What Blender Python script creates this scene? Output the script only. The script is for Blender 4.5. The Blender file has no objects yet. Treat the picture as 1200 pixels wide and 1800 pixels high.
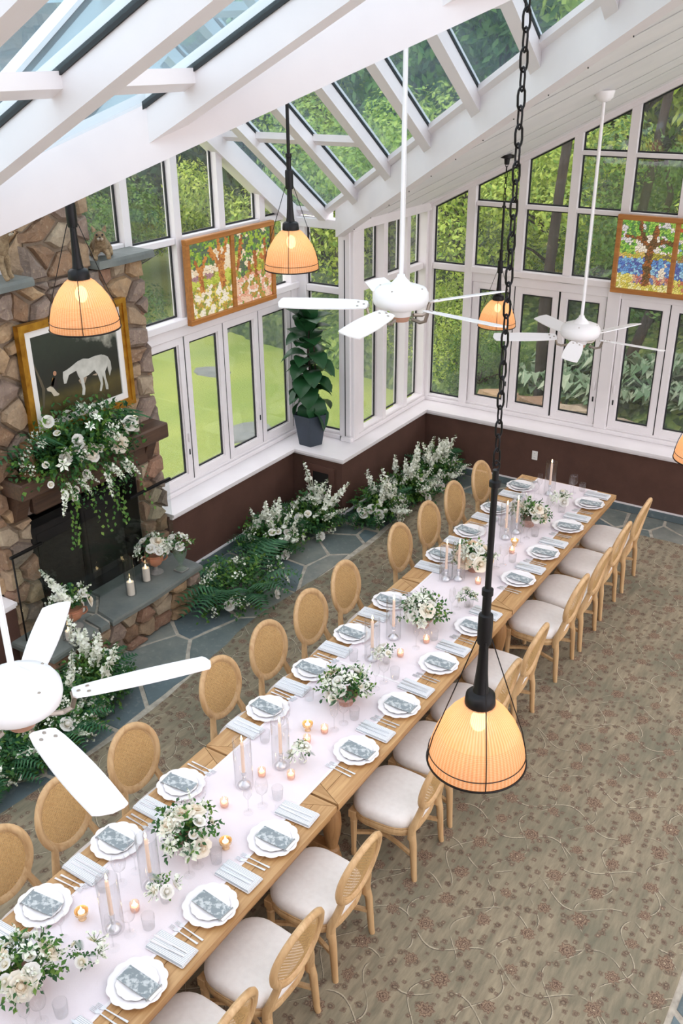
import bpy, math, random
from mathutils import Vector, Matrix, noise
sc = bpy.context.scene
C = sc.collection
PI = math.pi
rnd = random.Random(7)

# ---------------------------------------------------------------- camera
def cam_axes(yaw, pitch, roll):
    f = Vector((-math.sin(yaw)*math.cos(pitch), math.cos(yaw)*math.cos(pitch), -math.sin(pitch)))
    r = Vector((math.cos(yaw), math.sin(yaw), 0)); u = r.cross(f)
    return r*math.cos(roll)+u*math.sin(roll), u*math.cos(roll)-r*math.sin(roll), f
r_, u_, f_ = cam_axes(math.radians(32.773), math.radians(25.680), math.radians(-0.474))
cam = bpy.data.cameras.new('camera'); cam.sensor_fit = 'VERTICAL'; cam.sensor_height = 36.0
cam.lens = 1673.85/1800*36.0; cam.clip_end = 300
co = bpy.data.objects.new('camera', cam); C.objects.link(co)
co.matrix_world = Matrix(((r_.x, u_.x, -f_.x, 0), (r_.y, u_.y, -f_.y, 0), (r_.z, u_.z, -f_.z, 4.9), (0, 0, 0, 1)))
sc.camera = co
# ---------------------------------------------------------------- sky and exposure
w = bpy.data.worlds.new('overcast_sky'); sc.world = w; w.use_nodes = True
bg = w.node_tree.nodes['Background']; bg.inputs[0].default_value = (0.985, 0.955, 1.015, 1); bg.inputs[1].default_value = 2.75
sc.view_settings.view_transform = 'Standard'; sc.view_settings.look = 'None'
sc.view_settings.gamma = 1; sc.view_settings.use_curve_mapping = False
sc.view_settings.exposure = 0.12
sc.cycles.max_bounces = 5; sc.cycles.diffuse_bounces = 4; sc.cycles.glossy_bounces = 3; sc.cycles.transmission_bounces = 4; sc.cycles.transparent_max_bounces = 16; sc.cycles.sample_clamp_indirect = 6

# ---------------------------------------------------------------- materials
def S(r, g, b):
    return tuple(((c/255+0.055)/1.055)**2.4 if c > 10 else c/255/12.92 for c in (r, g, b)) + (1,)
class N:
    """small node-tree helper"""
    def __init__(s, name):
        s.m = bpy.data.materials.new(name); s.m.use_nodes = True
        s.t = s.m.node_tree; s.t.nodes.clear(); s.out = s.n('OutputMaterial')
    def n(s, typ, **kw):
        nd = s.t.nodes.new('ShaderNode'+typ)
        for k, v in kw.items():
            if k.startswith('i_'):
                nd.inputs[k[2:].replace('_', ' ')].default_value = v
            else: setattr(nd, k, v)
        return nd
    def l(s, a, b): s.t.links.new(a, b)
    def coord(s, kind='Object', scale=(1, 1, 1)):
        tc = s.n('TexCoord'); mp = s.n('Mapping'); mp.inputs['Scale'].default_value = scale
        s.l(tc.outputs[kind], mp.inputs[0]); return mp.outputs[0]
    def noise(s, vec, scale, detail=3, rough=.55, dist=0):
        nd = s.n('TexNoise'); nd.inputs['Scale'].default_value = scale; nd.inputs['Detail'].default_value = detail
        nd.inputs['Roughness'].default_value = rough; nd.inputs['Distortion'].default_value = dist
        if vec is not None: s.l(vec, nd.inputs['Vector'])
        return nd
    def ramp(s, fac, stops, interp='LINEAR'):
        nd = s.n('ValToRGB'); e = nd.color_ramp; e.interpolation = interp
        while len(e.elements) < len(stops): e.elements.new(0.5)
        for el, (p, c) in zip(e.elements, stops): el.position = p; el.color = c
        s.l(fac, nd.inputs[0]); return nd.outputs[0]
    def mix(s, fac, a, b, blend='MIX'):
        nd = s.n('Mix', data_type='RGBA', blend_type=blend)
        for k, v in ((0, fac), (6, a), (7, b)):
            if isinstance(v, (int, float, tuple)): nd.inputs[k].default_value = v
            else: s.l(v, nd.inputs[k])
        return nd.outputs[2]
    def math(s, op, a, b=0.0):
        nd = s.n('Math', operation=op)
        for k, v in ((0, a), (1, b)):
            if isinstance(v, (int, float)): nd.inputs[k].default_value = v
            else: s.l(v, nd.inputs[k])
        return nd.outputs[0]
    def bsdf(s, col, rough=.5, metal=0, bump=None, bstr=.3, bdist=.01, **kw):
        b = s.n('BsdfPrincipled')
        for k, v in (('Base Color', col), ('Roughness', rough), ('Metallic', metal)):
            if isinstance(v, (int, float, tuple)): b.inputs[k].default_value = v
            else: s.l(v, b.inputs[k])
        for k, v in kw.items(): b.inputs[k.replace('_', ' ')].default_value = v
        if bump is not None:
            bp = s.n('Bump'); bp.inputs['Strength'].default_value = bstr; bp.inputs['Distance'].default_value = bdist
            s.l(bump, bp.inputs['Height']); s.l(bp.outputs[0], b.inputs['Normal'])
        return b
    def done(s, sh):
        s.l(sh.outputs[0] if hasattr(sh, 'outputs') else sh, s.out.inputs[0]); return s.m
def plain(name, c1, rough=.5, metal=0, c2=None, scale=8, bump=0, bscale=60, vary=0, coord='Object', stretch=(1, 1, 1), detail=3, **kw):
    """colour with soft mottling, per-object variation and fine relief"""
    m = N(name); v = m.coord(coord, stretch); col = c1
    if c2 is not None: col = m.mix(m.ramp(m.noise(v, scale, detail).outputs[0], [(.3, (0, 0, 0, 1)), (.7, (1, 1, 1, 1))]), c1, c2)
    if vary:
        oi = m.n('ObjectInfo'); hv = m.n('HueSaturation')
        m.l(m.math('ADD', m.math('MULTIPLY', oi.outputs['Random'], vary), 1-vary/2), hv.inputs['Value'])
        hv.inputs['Color'].default_value = c1 if isinstance(col, tuple) else (1, 1, 1, 1)
        if not isinstance(col, tuple): m.l(col, hv.inputs['Color'])
        col = hv.outputs[0]
    bp = m.noise(v, bscale, 4).outputs[0] if bump else None
    return m.done(m.bsdf(col, rough, metal, bp, bump, .01, **kw))
def glassy(name, tint=(1, 1, 1, 1), refl=.08, dust_haze=0.0, dust_hazecol=(.8, .85, .85, 1), rough=.02, graze=.6):
    """thin pane: see-through, a mirror share that grows at grazing angles, a painted film of dust"""
    m = N(name); tr = m.n('BsdfTransparent'); tr.inputs[0].default_value = tint
    gl = m.n('BsdfGlossy'); gl.inputs['Roughness'].default_value = rough
    fr = m.n('LayerWeight'); fr.inputs[0].default_value = .5
    mx = m.n('MixShader'); m.l(m.math('ADD', m.math('MULTIPLY', m.math('POWER', fr.outputs['Facing'], 4.0), graze), refl*.5), mx.inputs[0])
    m.l(tr.outputs[0], mx.inputs[1]); m.l(gl.outputs[0], mx.inputs[2]); sh = mx
    if dust_haze:
        ns = m.noise(m.coord('Object'), 3.0, 5, .65)
        df = m.n('BsdfTranslucent'); df.inputs[0].default_value = dust_hazecol
        d2 = m.n('BsdfDiffuse'); d2.inputs[0].default_value = dust_hazecol
        ad = m.n('MixShader'); m.l(df.outputs[0], ad.inputs[1]); m.l(d2.outputs[0], ad.inputs[2])
        m2 = m.n('MixShader'); m.l(m.math('MULTIPLY', m.ramp(ns.outputs[0], [(.25, (.45, .45, .45, 1)), (.75, (1, 1, 1, 1))]), dust_haze), m2.inputs[0])
        m.l(mx.outputs[0], m2.inputs[1]); m.l(ad.outputs[0], m2.inputs[2]); sh = m2
    return m.done(sh)
def wood(name, c1, c2, axis=0, rough=.5, vary=.12, scale=1.0):
    st = [26*scale]*3; st[axis] = 1.6*scale
    m = N(name); oi = m.n('ObjectInfo'); tc = m.n('TexCoord')
    ad = m.n('VectorMath', operation='ADD'); m.l(tc.outputs['Object'], ad.inputs[0])
    sm = m.n('VectorMath', operation='SCALE'); sm.inputs[0].default_value = (7, 5, 3); m.l(oi.outputs['Random'], sm.inputs['Scale']); m.l(sm.outputs[0], ad.inputs[1])
    mp = m.n('Mapping'); mp.inputs['Scale'].default_value = st; m.l(ad.outputs[0], mp.inputs[0])
    n1 = m.noise(mp.outputs[0], 1.0, 5, .6, .8)
    col = m.mix(m.ramp(n1.outputs[0], [(.28, (0, 0, 0, 1)), (.72, (1, 1, 1, 1))]), c1, c2)
    hv = m.n('HueSaturation'); m.l(col, hv.inputs['Color']); m.l(m.math('ADD', m.math('MULTIPLY', oi.outputs['Random'], vary), 1-vary/2), hv.inputs['Value'])
    return m.done(m.bsdf(hv.outputs[0], rough, 0, n1.outputs[0], .15, .004))
def emit(name, col, st):
    m = N(name); e = m.n('Emission'); e.inputs[0].default_value = col; e.inputs[1].default_value = st; m.m.cycles.emission_sampling = 'NONE' if 'flame' in name else 'AUTO'; return m.done(e)
def leafy(name, c1, c2, c3, rough=.5, trans=.35):
    m = N(name); g = m.n('NewGeometry'); oi = m.n('ObjectInfo')
    f = m.math('FRACT', m.math('ADD', g.outputs['Random Per Island'], m.math('MULTIPLY', oi.outputs['Random'], .0)))
    col = m.ramp(f, [(0, c1), (.5, c2), (1, c3)])
    b = m.bsdf(col, rough, Specular_IOR_Level=.3); t = m.n('BsdfTranslucent'); m.l(col, t.inputs[0])
    mx = m.n('MixShader'); mx.inputs[0].default_value = trans; m.l(b.outputs[0], mx.inputs[1]); m.l(t.outputs[0], mx.inputs[2])
    return m.done(mx)

WHITE = plain('white_paint', S(236, 231, 231), .42, c2=S(229, 224, 225), scale=2.5, bump=.03, bscale=30)
WHITEB = plain('white_board_paint', S(240, 238, 238), .5, c2=S(232, 231, 232), scale=3, vary=.03)
WALLW = plain('white_wall_paint', S(232, 228, 226), .6, c2=S(226, 222, 220), scale=2)
GASKET = plain('gasket_rubber', S(26, 30, 32), .6)
GLASS = glassy('window_glass', (.985, .99, .985, 1), .06, .04, (.86, .88, .86, 1))  # pale film paints the wash of bright interior reflections into the panes
ROOFGLASS = glassy('roof_glass', (.83, .915, .945, 1), .06, .10, (.40, .52, .57, 1), .04, .16)
BROWN = plain('brown_wall_fabric', S(88, 59, 48), .85, c2=S(80, 53, 42), scale=5, bump=.25, bscale=140)
def slate_mat():
    m = N('slate'); oi = m.n('ObjectInfo'); v = m.coord('Object', (1, 1, 1)); n1 = m.noise(v, 3.5, 6, .6); n2 = m.noise(v, 18, 5)
    base = m.ramp(oi.outputs['Random'], [(0, S(100, 116, 120)), (.2, S(128, 132, 124)), (.4, S(108, 118, 114)), (.6, S(142, 142, 132)), (.8, S(92, 106, 110)), (1, S(120, 126, 122))], 'CONSTANT')
    c = m.mix(m.ramp(n1.outputs[0], [(.35, (0, 0, 0, 1)), (.7, (.7, .7, .7, 1))]), base, S(84, 96, 98))
    c = m.mix(m.ramp(n2.outputs[0], [(.55, (0, 0, 0, 1)), (.8, (.4, .4, .4, 1))]), c, S(166, 168, 158))
    return m.done(m.bsdf(c, .6, 0, m.math('ADD', n1.outputs[0], n2.outputs[0]), .5, .01))
SLATE = slate_mat()
SLATEH = plain('hearth_slate', S(124, 128, 122), .6, c2=S(102, 108, 106), scale=4, bump=.55, bscale=14, vary=.12, detail=6)
MORTAR = plain('mortar', S(196, 188, 172), .95, c2=S(150, 142, 130), scale=12, bump=.6, bscale=60)
MORTARD = plain('chimney_mortar', S(146, 130, 112), .95, c2=S(120, 104, 88), scale=12, bump=.8, bscale=50)
def stone_mat():
    m = N('field_stone'); oi = m.n('ObjectInfo'); tc = m.n('TexCoord'); ad = m.n('VectorMath', operation='ADD')
    sm = m.n('VectorMath', operation='SCALE'); sm.inputs[0].default_value = (9, 4, 6); m.l(oi.outputs['Random'], sm.inputs['Scale'])
    m.l(tc.outputs['Object'], ad.inputs[0]); m.l(sm.outputs[0], ad.inputs[1])
    base = m.ramp(oi.outputs['Random'], [(0, S(150, 118, 90)), (.14, S(176, 150, 120)), (.28, S(140, 124, 112)), (.42, S(186, 154, 116)), (.56, S(152, 132, 118)), (.7, S(164, 126, 102)), (.85, S(182, 164, 138)), (1, S(132, 116, 108))], 'CONSTANT')
    n1 = m.noise(ad.outputs[0], 9, 6, .65); n2 = m.noise(ad.outputs[0], 26, 5, .6)
    col = m.mix(m.ramp(n1.outputs[0], [(.3, (0, 0, 0, 1)), (.75, (.62, .62, .62, 1))]), base, S(92, 76, 66))
    col = m.mix(m.ramp(n2.outputs[0], [(.55, (0, 0, 0, 1)), (.8, (.6, .6, .6, 1))]), col, S(200, 178, 148))
    h = m.math('ADD', n1.outputs[0], m.math('MULTIPLY', n2.outputs[0], .5))
    return m.done(m.bsdf(col, .85, 0, h, .9, .03))
STONE = stone_mat()
def grass_mat():
    m = N('lawn_grass'); v = m.coord('Object')
    n1 = m.noise(v, .5, 4); n2 = m.noise(v, 30, 3)
    c = m.mix(m.ramp(n1.outputs[0], [(.35, (0, 0, 0, 1)), (.65, (1, 1, 1, 1))]), S(122, 146, 62), S(156, 168, 82))
    c = m.mix(m.ramp(n2.outputs[0], [(.4, (0, 0, 0, 1)), (.7, (.5, .5, .5, 1))]), c, S(116, 132, 62))
    return m.done(m.bsdf(c, .9, 0, n2.outputs[0], .8, .05))
def carpet_mat():
    m = N('floral_carpet'); v0 = m.coord('Object'); sp = m.n('SeparateXYZ'); m.l(v0, sp.inputs[0]); X, Y = sp.outputs[0], sp.outputs[1]
    fz = m.math('SUBTRACT', m.noise(v0, 55, 2).outputs[0], .5)
    st = m.n('Mapping'); st.inputs['Rotation'].default_value = (0, 0, .95); st.inputs['Scale'].default_value = (14, 2.6, 1); m.l(v0, st.inputs[0])
    base = m.mix(m.ramp(m.noise(st.outputs[0], 1.4, 5, .65).outputs[0], [(.3, (0, 0, 0, 1)), (.7, (1, 1, 1, 1))]), S(114, 106, 88), S(160, 147, 122))
    base = m.mix(m.ramp(m.noise(v0, 1.3, 3).outputs[0], [(.42, (0, 0, 0, 1)), (.68, (.6, .6, .6, 1))]), base, S(96, 98, 82))
    def mul(a, b): return m.math('MULTIPLY', a, b)
    def add(a, b): return m.math('ADD', a, b)
    col = base
    def vine(U, V, p, q, amp, ph):      # ogee trails: a cream line with a dark edge
        nonlocal col
        t = m.math('FRACT', add(add(mul(U, 1/p), mul(m.math('SINE', add(mul(V, 2*PI/q), ph)), amp)), mul(fz, .03)))
        d = m.math('ABSOLUTE', m.math('SUBTRACT', t, .5)); d2 = m.math('ABSOLUTE', m.math('SUBTRACT', t, .487))
        gap = m.ramp(m.noise(v0, 6, 2).outputs[0], [(.40, (0, 0, 0, 1)), (.50, (.85, .85, .85, 1))])
        col = m.mix(mul(m.ramp(d2, [(.010, (1, 1, 1, 1)), (.018, (0, 0, 0, 1))]), gap), col, S(74, 64, 54))
        col = m.mix(mul(m.ramp(d, [(.007, (1, 1, 1, 1)), (.014, (0, 0, 0, 1))]), gap), col, S(184, 172, 148))
    vine(X, Y, .30, .54, .26, 0); vine(Y, X, .36, .60, .22, 1.2)
    def florets(scale, rand, lobes, rad, off, stops, fac, rg, la):
        nonlocal col
        mp = m.n('Mapping'); mp.inputs['Location'].default_value = (off, off*1.7, 0); m.l(v0, mp.inputs[0])
        vo = m.n('TexVoronoi', feature='F1', voronoi_dimensions='2D'); vo.inputs['Scale'].default_value = scale; vo.inputs['Randomness'].default_value = rand; m.l(mp.outputs[0], vo.inputs['Vector'])
        sc_ = m.n('VectorMath', operation='SCALE'); sc_.inputs['Scale'].default_value = scale; m.l(mp.outputs[0], sc_.inputs[0])
        ps = m.n('VectorMath', operation='SCALE'); ps.inputs['Scale'].default_value = scale; m.l(vo.outputs['Position'], ps.inputs[0])
        df = m.n('VectorMath', operation='SUBTRACT'); m.l(sc_.outputs[0], df.inputs[0]); m.l(ps.outputs[0], df.inputs[1])
        s2 = m.n('SeparateXYZ'); m.l(df.outputs[0], s2.inputs[0]); th = m.math('ARCTAN2', s2.outputs[1], s2.outputs[0])
        sz = m.n('SeparateColor'); m.l(vo.outputs['Color'], sz.inputs[0])
        d = mul(mul(vo.outputs['Distance'], add(1.0, mul(m.math('COSINE', mul(th, lobes)), la))), add(.85, mul(sz.outputs[0], .5)))
        d = m.math('DIVIDE', add(d, mul(fz, rad*rg)), rad)
        col = m.mix(mul(m.ramp(d, [(.92, (1, 1, 1, 1)), (1.06, (0, 0, 0, 1))]), fac), col, m.ramp(d, stops))
    br_, tan_ = S(70, 46, 38), S(160, 138, 114)
    florets(10.5, .75, 4, .20, .3, [(0, tan_), (.4, br_), (.7, S(126, 104, 86)), (1, S(80, 66, 56))], .75, 1.5, .1)
    florets(7.0, .6, 5, .17, 1.1, [(0, S(140, 126, 104)), (.45, S(66, 48, 40)), (.75, S(128, 108, 88)), (1, S(78, 66, 54))], .8, 1.3, .1)
    florets(3.7, .28, 9, .19, 0, [(0, S(178, 158, 130)), (.14, S(66, 40, 32)), (.30, S(150, 126, 104)), (.46, S(72, 46, 38)), (.64, S(154, 130, 106)), (.82, S(80, 56, 46)), (.92, S(146, 124, 102)), (1, S(72, 58, 48))], .88, .8, .13)
    fine = m.noise(v0, 260, 2).outputs[0]
    return m.done(m.bsdf(col, .95, 0, fine, .5, .004))
CARPET = carpet_mat(); GRASS = grass_mat()

# ---------------------------------------------------------------- mesh helpers
class G:
    def __init__(s): s.v = []; s.f = []; s.mi = []; s.cols = None
    def add(s, vs, fs, M=None, mi=0):
        o = len(s.v)
        s.v += [tuple(M @ Vector(p)) for p in vs] if M is not None else [tuple(p) for p in vs]
        s.f += [tuple(i+o for i in f) for f in fs]; s.mi += [mi]*len(fs); return s
    def box(s, x0, x1, y0, y1, z0, z1, b=0, M=None, mi=0):
        if not b:
            return s.add([(x, y, z) for x in (x0, x1) for y in (y0, y1) for z in (z0, z1)],
                         [(0, 1, 3, 2), (4, 6, 7, 5), (0, 4, 5, 1), (2, 3, 7, 6), (0, 2, 6, 4), (1, 5, 7, 3)], M, mi)
        lo, hi = (x0, y0, z0), (x1, y1, z1); vs = []; ix = {}
        for cx in (0, 1):
            for cy in (0, 1):
                for cz in (0, 1):
                    c = (cx, cy, cz)
                    for a in range(3):   # vertex lying on the face normal to axis a
                        p = [(hi[k]-b if c[k] else lo[k]+b) for k in range(3)]; p[a] = hi[a] if c[a] else lo[a]
                        ix[c, a] = len(vs); vs.append(tuple(p))
        fs = []
        for a in range(3):
            p, q = [k for k in range(3) if k != a]
            for e in (0, 1):
                def c(i, j):
                    t = [0, 0, 0]; t[a] = e; t[p] = i; t[q] = j; return tuple(t)
                r = [ix[c(0, 0), a], ix[c(1, 0), a], ix[c(1, 1), a], ix[c(0, 1), a]]
                fs.append(r if (e == 1) == (a != 1) else r[::-1])
        for a in range(3):      # edges parallel to axis a
            p, q = [k for k in range(3) if k != a]
            for i in (0, 1):
                for j in (0, 1):
                    t0 = [0, 0, 0]; t0[p] = i; t0[q] = j; t1 = list(t0); t1[a] = 1; t0 = tuple(t0); t1 = tuple(t1)
                    r = [ix[t0, p], ix[t1, p], ix[t1, q], ix[t0, q]]
                    fs.append(r if (i == j) == (a != 1) else r[::-1])
        for cx in (0, 1):
            for cy in (0, 1):
                for cz in (0, 1):
                    c = (cx, cy, cz); r = [ix[c, 0], ix[c, 1], ix[c, 2]]
                    fs.append(r if (cx+cy+cz) % 2 else r[::-1])
        return s.add(vs, fs, M, mi)
    def prism(s, poly, d0, d1, ax='z', M=None, mi=0):
        """convex or simple polygon extruded; ax names the extrusion axis, poly gives the two other axes in xyz order"""
        def P(a, b, d): return {'z': (a, b, d), 'y': (a, d, b), 'x': (d, a, b)}[ax]
        n = len(poly); vs = [P(a, b, d0) for a, b in poly]+[P(a, b, d1) for a, b in poly]
        fs = [tuple(range(n))[::-1], tuple(range(n, 2*n))]+[(i, (i+1) % n, (i+1) % n+n, i+n) for i in range(n)]
        return s.add(vs, fs, M, mi)
    def ring(s, po, pi, d0, d1, ax='z', M=None, mi=0):
        def P(a, b, d): return {'z': (a, b, d), 'y': (a, d, b), 'x': (d, a, b)}[ax]
        n = len(po); vs = [P(a, b, d) for d in (d0, d1) for q in (po, pi) for a, b in q]; fs = []
        for i in range(n):
            j = (i+1) % n
            fs += [(i, j, n+j, n+i), (2*n+i, 3*n+i, 3*n+j, 2*n+j), (i, 2*n+i, 2*n+j, j), (n+i, n+j, 3*n+j, 3*n+i)]
        return s.add(vs, fs, M, mi)
    def lathe(s, prof, n=16, M=None, wave=None, cap=True, mi=0):
        vs = []; fs = []
        for r, z in prof:
            for i in range(n):
                a = 2*PI*i/n; k = wave(a, r) if wave else 1
                vs.append((r*k*math.cos(a), r*k*math.sin(a), z))
        for j in range(len(prof)-1):
            for i in range(n):
                k = (i+1) % n; fs.append((j*n+i, j*n+k, (j+1)*n+k, (j+1)*n+i))
        if cap:
            if prof[0][0] > 1e-5: fs.append(tuple(range(n))[::-1])
            if prof[-1][0] > 1e-5: fs.append(tuple(range((len(prof)-1)*n, len(prof)*n)))
        return s.add(vs, fs, M, mi)
    def tube(s, pts, r, n=8, M=None, closed=False, mi=0, sq=None):
        pts = [Vector(p) for p in pts]; m = len(pts); rr = r if isinstance(r, (list, tuple)) else [r]*m
        vs = []; fs = []; nrm = None
        for i, p in enumerate(pts):
            if closed: t = pts[(i+1) % m]-pts[i-1]
            else: t = pts[min(i+1, m-1)]-pts[max(i-1, 0)]
            t.normalize()
            if nrm is None:
                nrm = t.cross(Vector((0, 0, 1)))
                if nrm.length < .1: nrm = t.cross(Vector((1, 0, 0)))
            nrm = (nrm-t*nrm.dot(t)).normalized(); b = t.cross(nrm)
            for k in range(n):
                a = 2*PI*k/n+(PI/4 if n == 4 else 0)
                e, h = (1, 1) if sq is None else sq
                vs.append(p+(nrm*math.cos(a)*e+b*math.sin(a)*h)*rr[i])
        L = m if closed else m-1
        for i in range(L):
            j = (i+1) % m
            for k in range(n):
                q = (k+1) % n; fs.append((i*n+k, i*n+q, j*n+q, j*n+k))
        if not closed: fs += [tuple(range(n))[::-1], tuple(range((m-1)*n, m*n))]
        return s.add(vs, fs, M, mi)
    def ball(s, c, r, nu=10, nv=6, M=None, mi=0):
        r3 = r if isinstance(r, (tuple, list)) else (r, r, r); vs = [(c[0], c[1], c[2]-r3[2])]; fs = []
        for j in range(1, nv):
            t = PI*j/nv-PI/2
            for i in range(nu):
                a = 2*PI*i/nu; vs.append((c[0]+r3[0]*math.cos(t)*math.cos(a), c[1]+r3[1]*math.cos(t)*math.sin(a), c[2]+r3[2]*math.sin(t)))
        vs.append((c[0], c[1], c[2]+r3[2])); e = len(vs)-1
        for i in range(nu):
            k = (i+1) % nu; fs.append((0, 1+k, 1+i)); fs.append((e, 1+(nv-2)*nu+i, 1+(nv-2)*nu+k))
            for j in range(nv-2): fs.append((1+j*nu+i, 1+j*nu+k, 1+(j+1)*nu+k, 1+(j+1)*nu+i))
        return s.add(vs, fs, M, mi)
    def mesh(s, name, mats, smooth=None):
        me = bpy.data.meshes.new(name); me.from_pydata(s.v, [], s.f)
        for m in (mats if isinstance(mats, (list, tuple)) else [mats]): me.materials.append(m)
        if isinstance(mats, (list, tuple)): me.polygons.foreach_set('material_index', s.mi)
        if smooth is not None:
            me.polygons.foreach_set('use_smooth', [True]*len(me.polygons)); me.set_sharp_from_angle(angle=math.radians(smooth))
        if s.cols is not None:
            at = me.color_attributes.new('tint', 'FLOAT_COLOR', 'CORNER'); d = []
            for f, c in zip(s.f, s.cols): d += list(c)*len(f)
            at.data.foreach_set('color', d)
        me.update(); return me
def obj(name, data, parent=None, loc=None, rot=None):
    o = bpy.data.objects.new(name, data); C.objects.link(o)
    if parent is not None: o.parent = parent
    if loc is not None: o.location = loc
    if rot is not None: o.rotation_euler = rot
    return o
def mk(name, g, mat, parent=None, smooth=None, loc=None, rot=None):
    return obj(name, g.mesh(name, mat, smooth), parent, loc, rot)
def tag(o, label, cat, group=None):
    o['label'] = label; o['category'] = cat
    if group: o['group'] = group
    return o
def thing(name, label, cat, loc=(0, 0, 0), rotz=0, group=None):
    return tag(obj(name, None, None, loc, (0, 0, rotz)), label, cat, group)
def struct(o): o['kind'] = 'structure'; return o
def dup(root, loc, rotz=0, label=None, rot=None):
    def cp(o, par):
        c = o.copy(); C.objects.link(c); c.parent = par
        for ch in kids.get(o, ()): cp(ch, c)
        return c
    kids = {}
    st = [root]
    while st:
        o = st.pop(); kids[o] = list(o.children); st += kids[o]
    r = cp(root, None); r.location = loc; r.rotation_euler = rot or (0, 0, rotz)
    if label: r['label'] = label
    return r
def clip(poly, a, b, c):      # keep a*x+b*y<=c
    out = []
    for i, p in enumerate(poly):
        q = poly[(i+1) % len(poly)]; dp = a*p[0]+b*p[1]-c; dq = a*q[0]+b*q[1]-c
        if dp <= 0: out.append(p)
        if dp*dq < 0:
            t = dp/(dp-dq); out.append((p[0]+(q[0]-p[0])*t, p[1]+(q[1]-p[1])*t))
    return out
def inset(poly, w):
    ar = sum(poly[i][0]*poly[(i+1) % len(poly)][1]-poly[(i+1) % len(poly)][0]*poly[i][1] for i in range(len(poly)))
    if ar < 0: poly = poly[::-1]
    out = poly
    for i, p in enumerate(poly):
        q = poly[(i+1) % len(poly)]; dx, dy = q[0]-p[0], q[1]-p[1]; L = math.hypot(dx, dy)
        if L < 1e-6: continue
        nx, ny = dy/L, -dx/L
        out = clip(out, nx, ny, nx*p[0]+ny*p[1]-w)
        if len(out) < 3: return []
    return out
def area(poly): return abs(sum(poly[i][0]*poly[(i+1) % len(poly)][1]-poly[(i+1) % len(poly)][0]*poly[i][1] for i in range(len(poly))))/2
def cells(sites, bound, ax=1.0):
    """Voronoi cells of sites inside a convex bound; ax stretches the second axis metric"""
    out = []
    for i, p in enumerate(sites):
        poly = bound
        near = sorted((q for j, q in enumerate(sites) if j != i), key=lambda q: (q[0]-p[0])**2+((q[1]-p[1])*ax)**2)[:18]
        for q in near:
            a, b = q[0]-p[0], (q[1]-p[1])*ax*ax
            poly = clip(poly, a, b, (q[0]**2-p[0]**2+(q[1]**2-p[1]**2)*ax*ax)/2)
            if len(poly) < 3: break
        if len(poly) >= 3: out.append(poly)
    return out
def rough(poly, step, amp, r=rnd):
    """more corners, jittered a little, so that an edge reads as broken stone"""
    out = []
    for i, p in enumerate(poly):
        q = poly[(i+1) % len(poly)]; L = math.hypot(q[0]-p[0], q[1]-p[1]); k = max(1, int(L/step))
        for t in range(k):
            f = t/k; out.append((p[0]+(q[0]-p[0])*f+r.uniform(-amp, amp), p[1]+(q[1]-p[1])*f+r.uniform(-amp, amp)))
    return out
def stone(poly, d0, d1, ax, r=rnd, dome=.02, cut=.82):
    """a dressed or split stone: skirt, shoulder, slightly domed face"""
    g = G(); n = len(poly); cx = sum(p[0] for p in poly)/n; cy = sum(p[1] for p in poly)/n
    def P(a, b, d): return {'z': (a, b, d), 'y': (a, d, b), 'x': (d, a, b)}[ax]
    sg = 1 if d1 > d0 else -1; vs = []
    for k, (sc_, d) in enumerate(((1, d0), (1, d0+(d1-d0)*.62), (cut, d1))):
        for a, b in poly: vs.append(P(cx+(a-cx)*sc_, cy+(b-cy)*sc_, d+(sg*r.uniform(-dome, dome)*.6 if k else 0)))
    vs.append(P(cx, cy, d1+sg*dome*r.uniform(.1, 1))); fs = []
    for i in range(n):
        j = (i+1) % n; fs += [(i, j, n+j, n+i), (n+i, n+j, 2*n+j, 2*n+i), (2*n+i, 2*n+j, 3*n)]
    if (ax == 'y') != (sg < 0): fs = [f[::-1] for f in fs]
    return g.add(vs, fs)
# ================================================================ THE SETTING
def M0(x): return 3.24+.5*(x+5.5)            # underside of the main roof, rising to the right
RY = 5.1                                      # ridge of the cross gable
def ZF(y): return 9.463-.7*(y if y >= RY else 2*RY-y)   # underside of the cross gable rafters
def yvF(x): return 4.91-.697*x                # far valley in plan
def yvN(x): return 5.12+.69*x                 # near valley in plan
XR = .2                                       # main ridge line

# ---- floor: mortar bed, flagstones, carpet
g = G(); g.box(-6.4, 2.2, -1.6, 10.5, -.12, -.004); floor = struct(mk('floor', g, MORTAR))
g = G(); g.box(2.2, 12, -9, 10.5, -.12, 0); g.box(-6.4, 2.2, -9, -1.6, -.12, 0); struct(mk('floor_bounce', g, plain('pale_bounce_floor', S(206, 198, 190), .6, c2=S(194, 186, 178), scale=2)))  # invented pale floor out of view, throws light up onto the ceiling boards
r = random.Random(21)
def flags(bound, n, ax, seed, mind):
    rr = random.Random(seed); xs = [p[0] for p in bound]; ys = [p[1] for p in bound]; pts = []; t = 0
    while len(pts) < n and t < 4000:
        t += 1; p = (rr.uniform(min(xs), max(xs)), rr.uniform(min(ys), max(ys)))
        if all(math.hypot(p[0]-q[0], (p[1]-q[1])*ax) > mind for q in pts): pts.append(p)
    for c in cells(pts, bound, ax):
        c = inset(c, .017)
        if len(c) < 3 or area(c) < .006: continue
        mk('flagstone', stone(rough(c, .16, .008, rr), -.006, rr.uniform(-.001, .003), 'z', rr, .0012, .975), SLATE, floor)
flags([(-6.03, .8), (-4.86, .8), (-4.86, 8.34), (-6.03, 8.34)], 42, .8, 5, .33)
flags([(-5.35, 8.36), (-4.86, 8.36), (-4.86, 10.34), (-5.35, 10.34)], 9, .6, 8, .30)
flags([(-4.84, 9.80), (-.2, 9.80), (-.2, 10.34), (-4.84, 10.34)], 22, 1.0, 11, .28)
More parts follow.
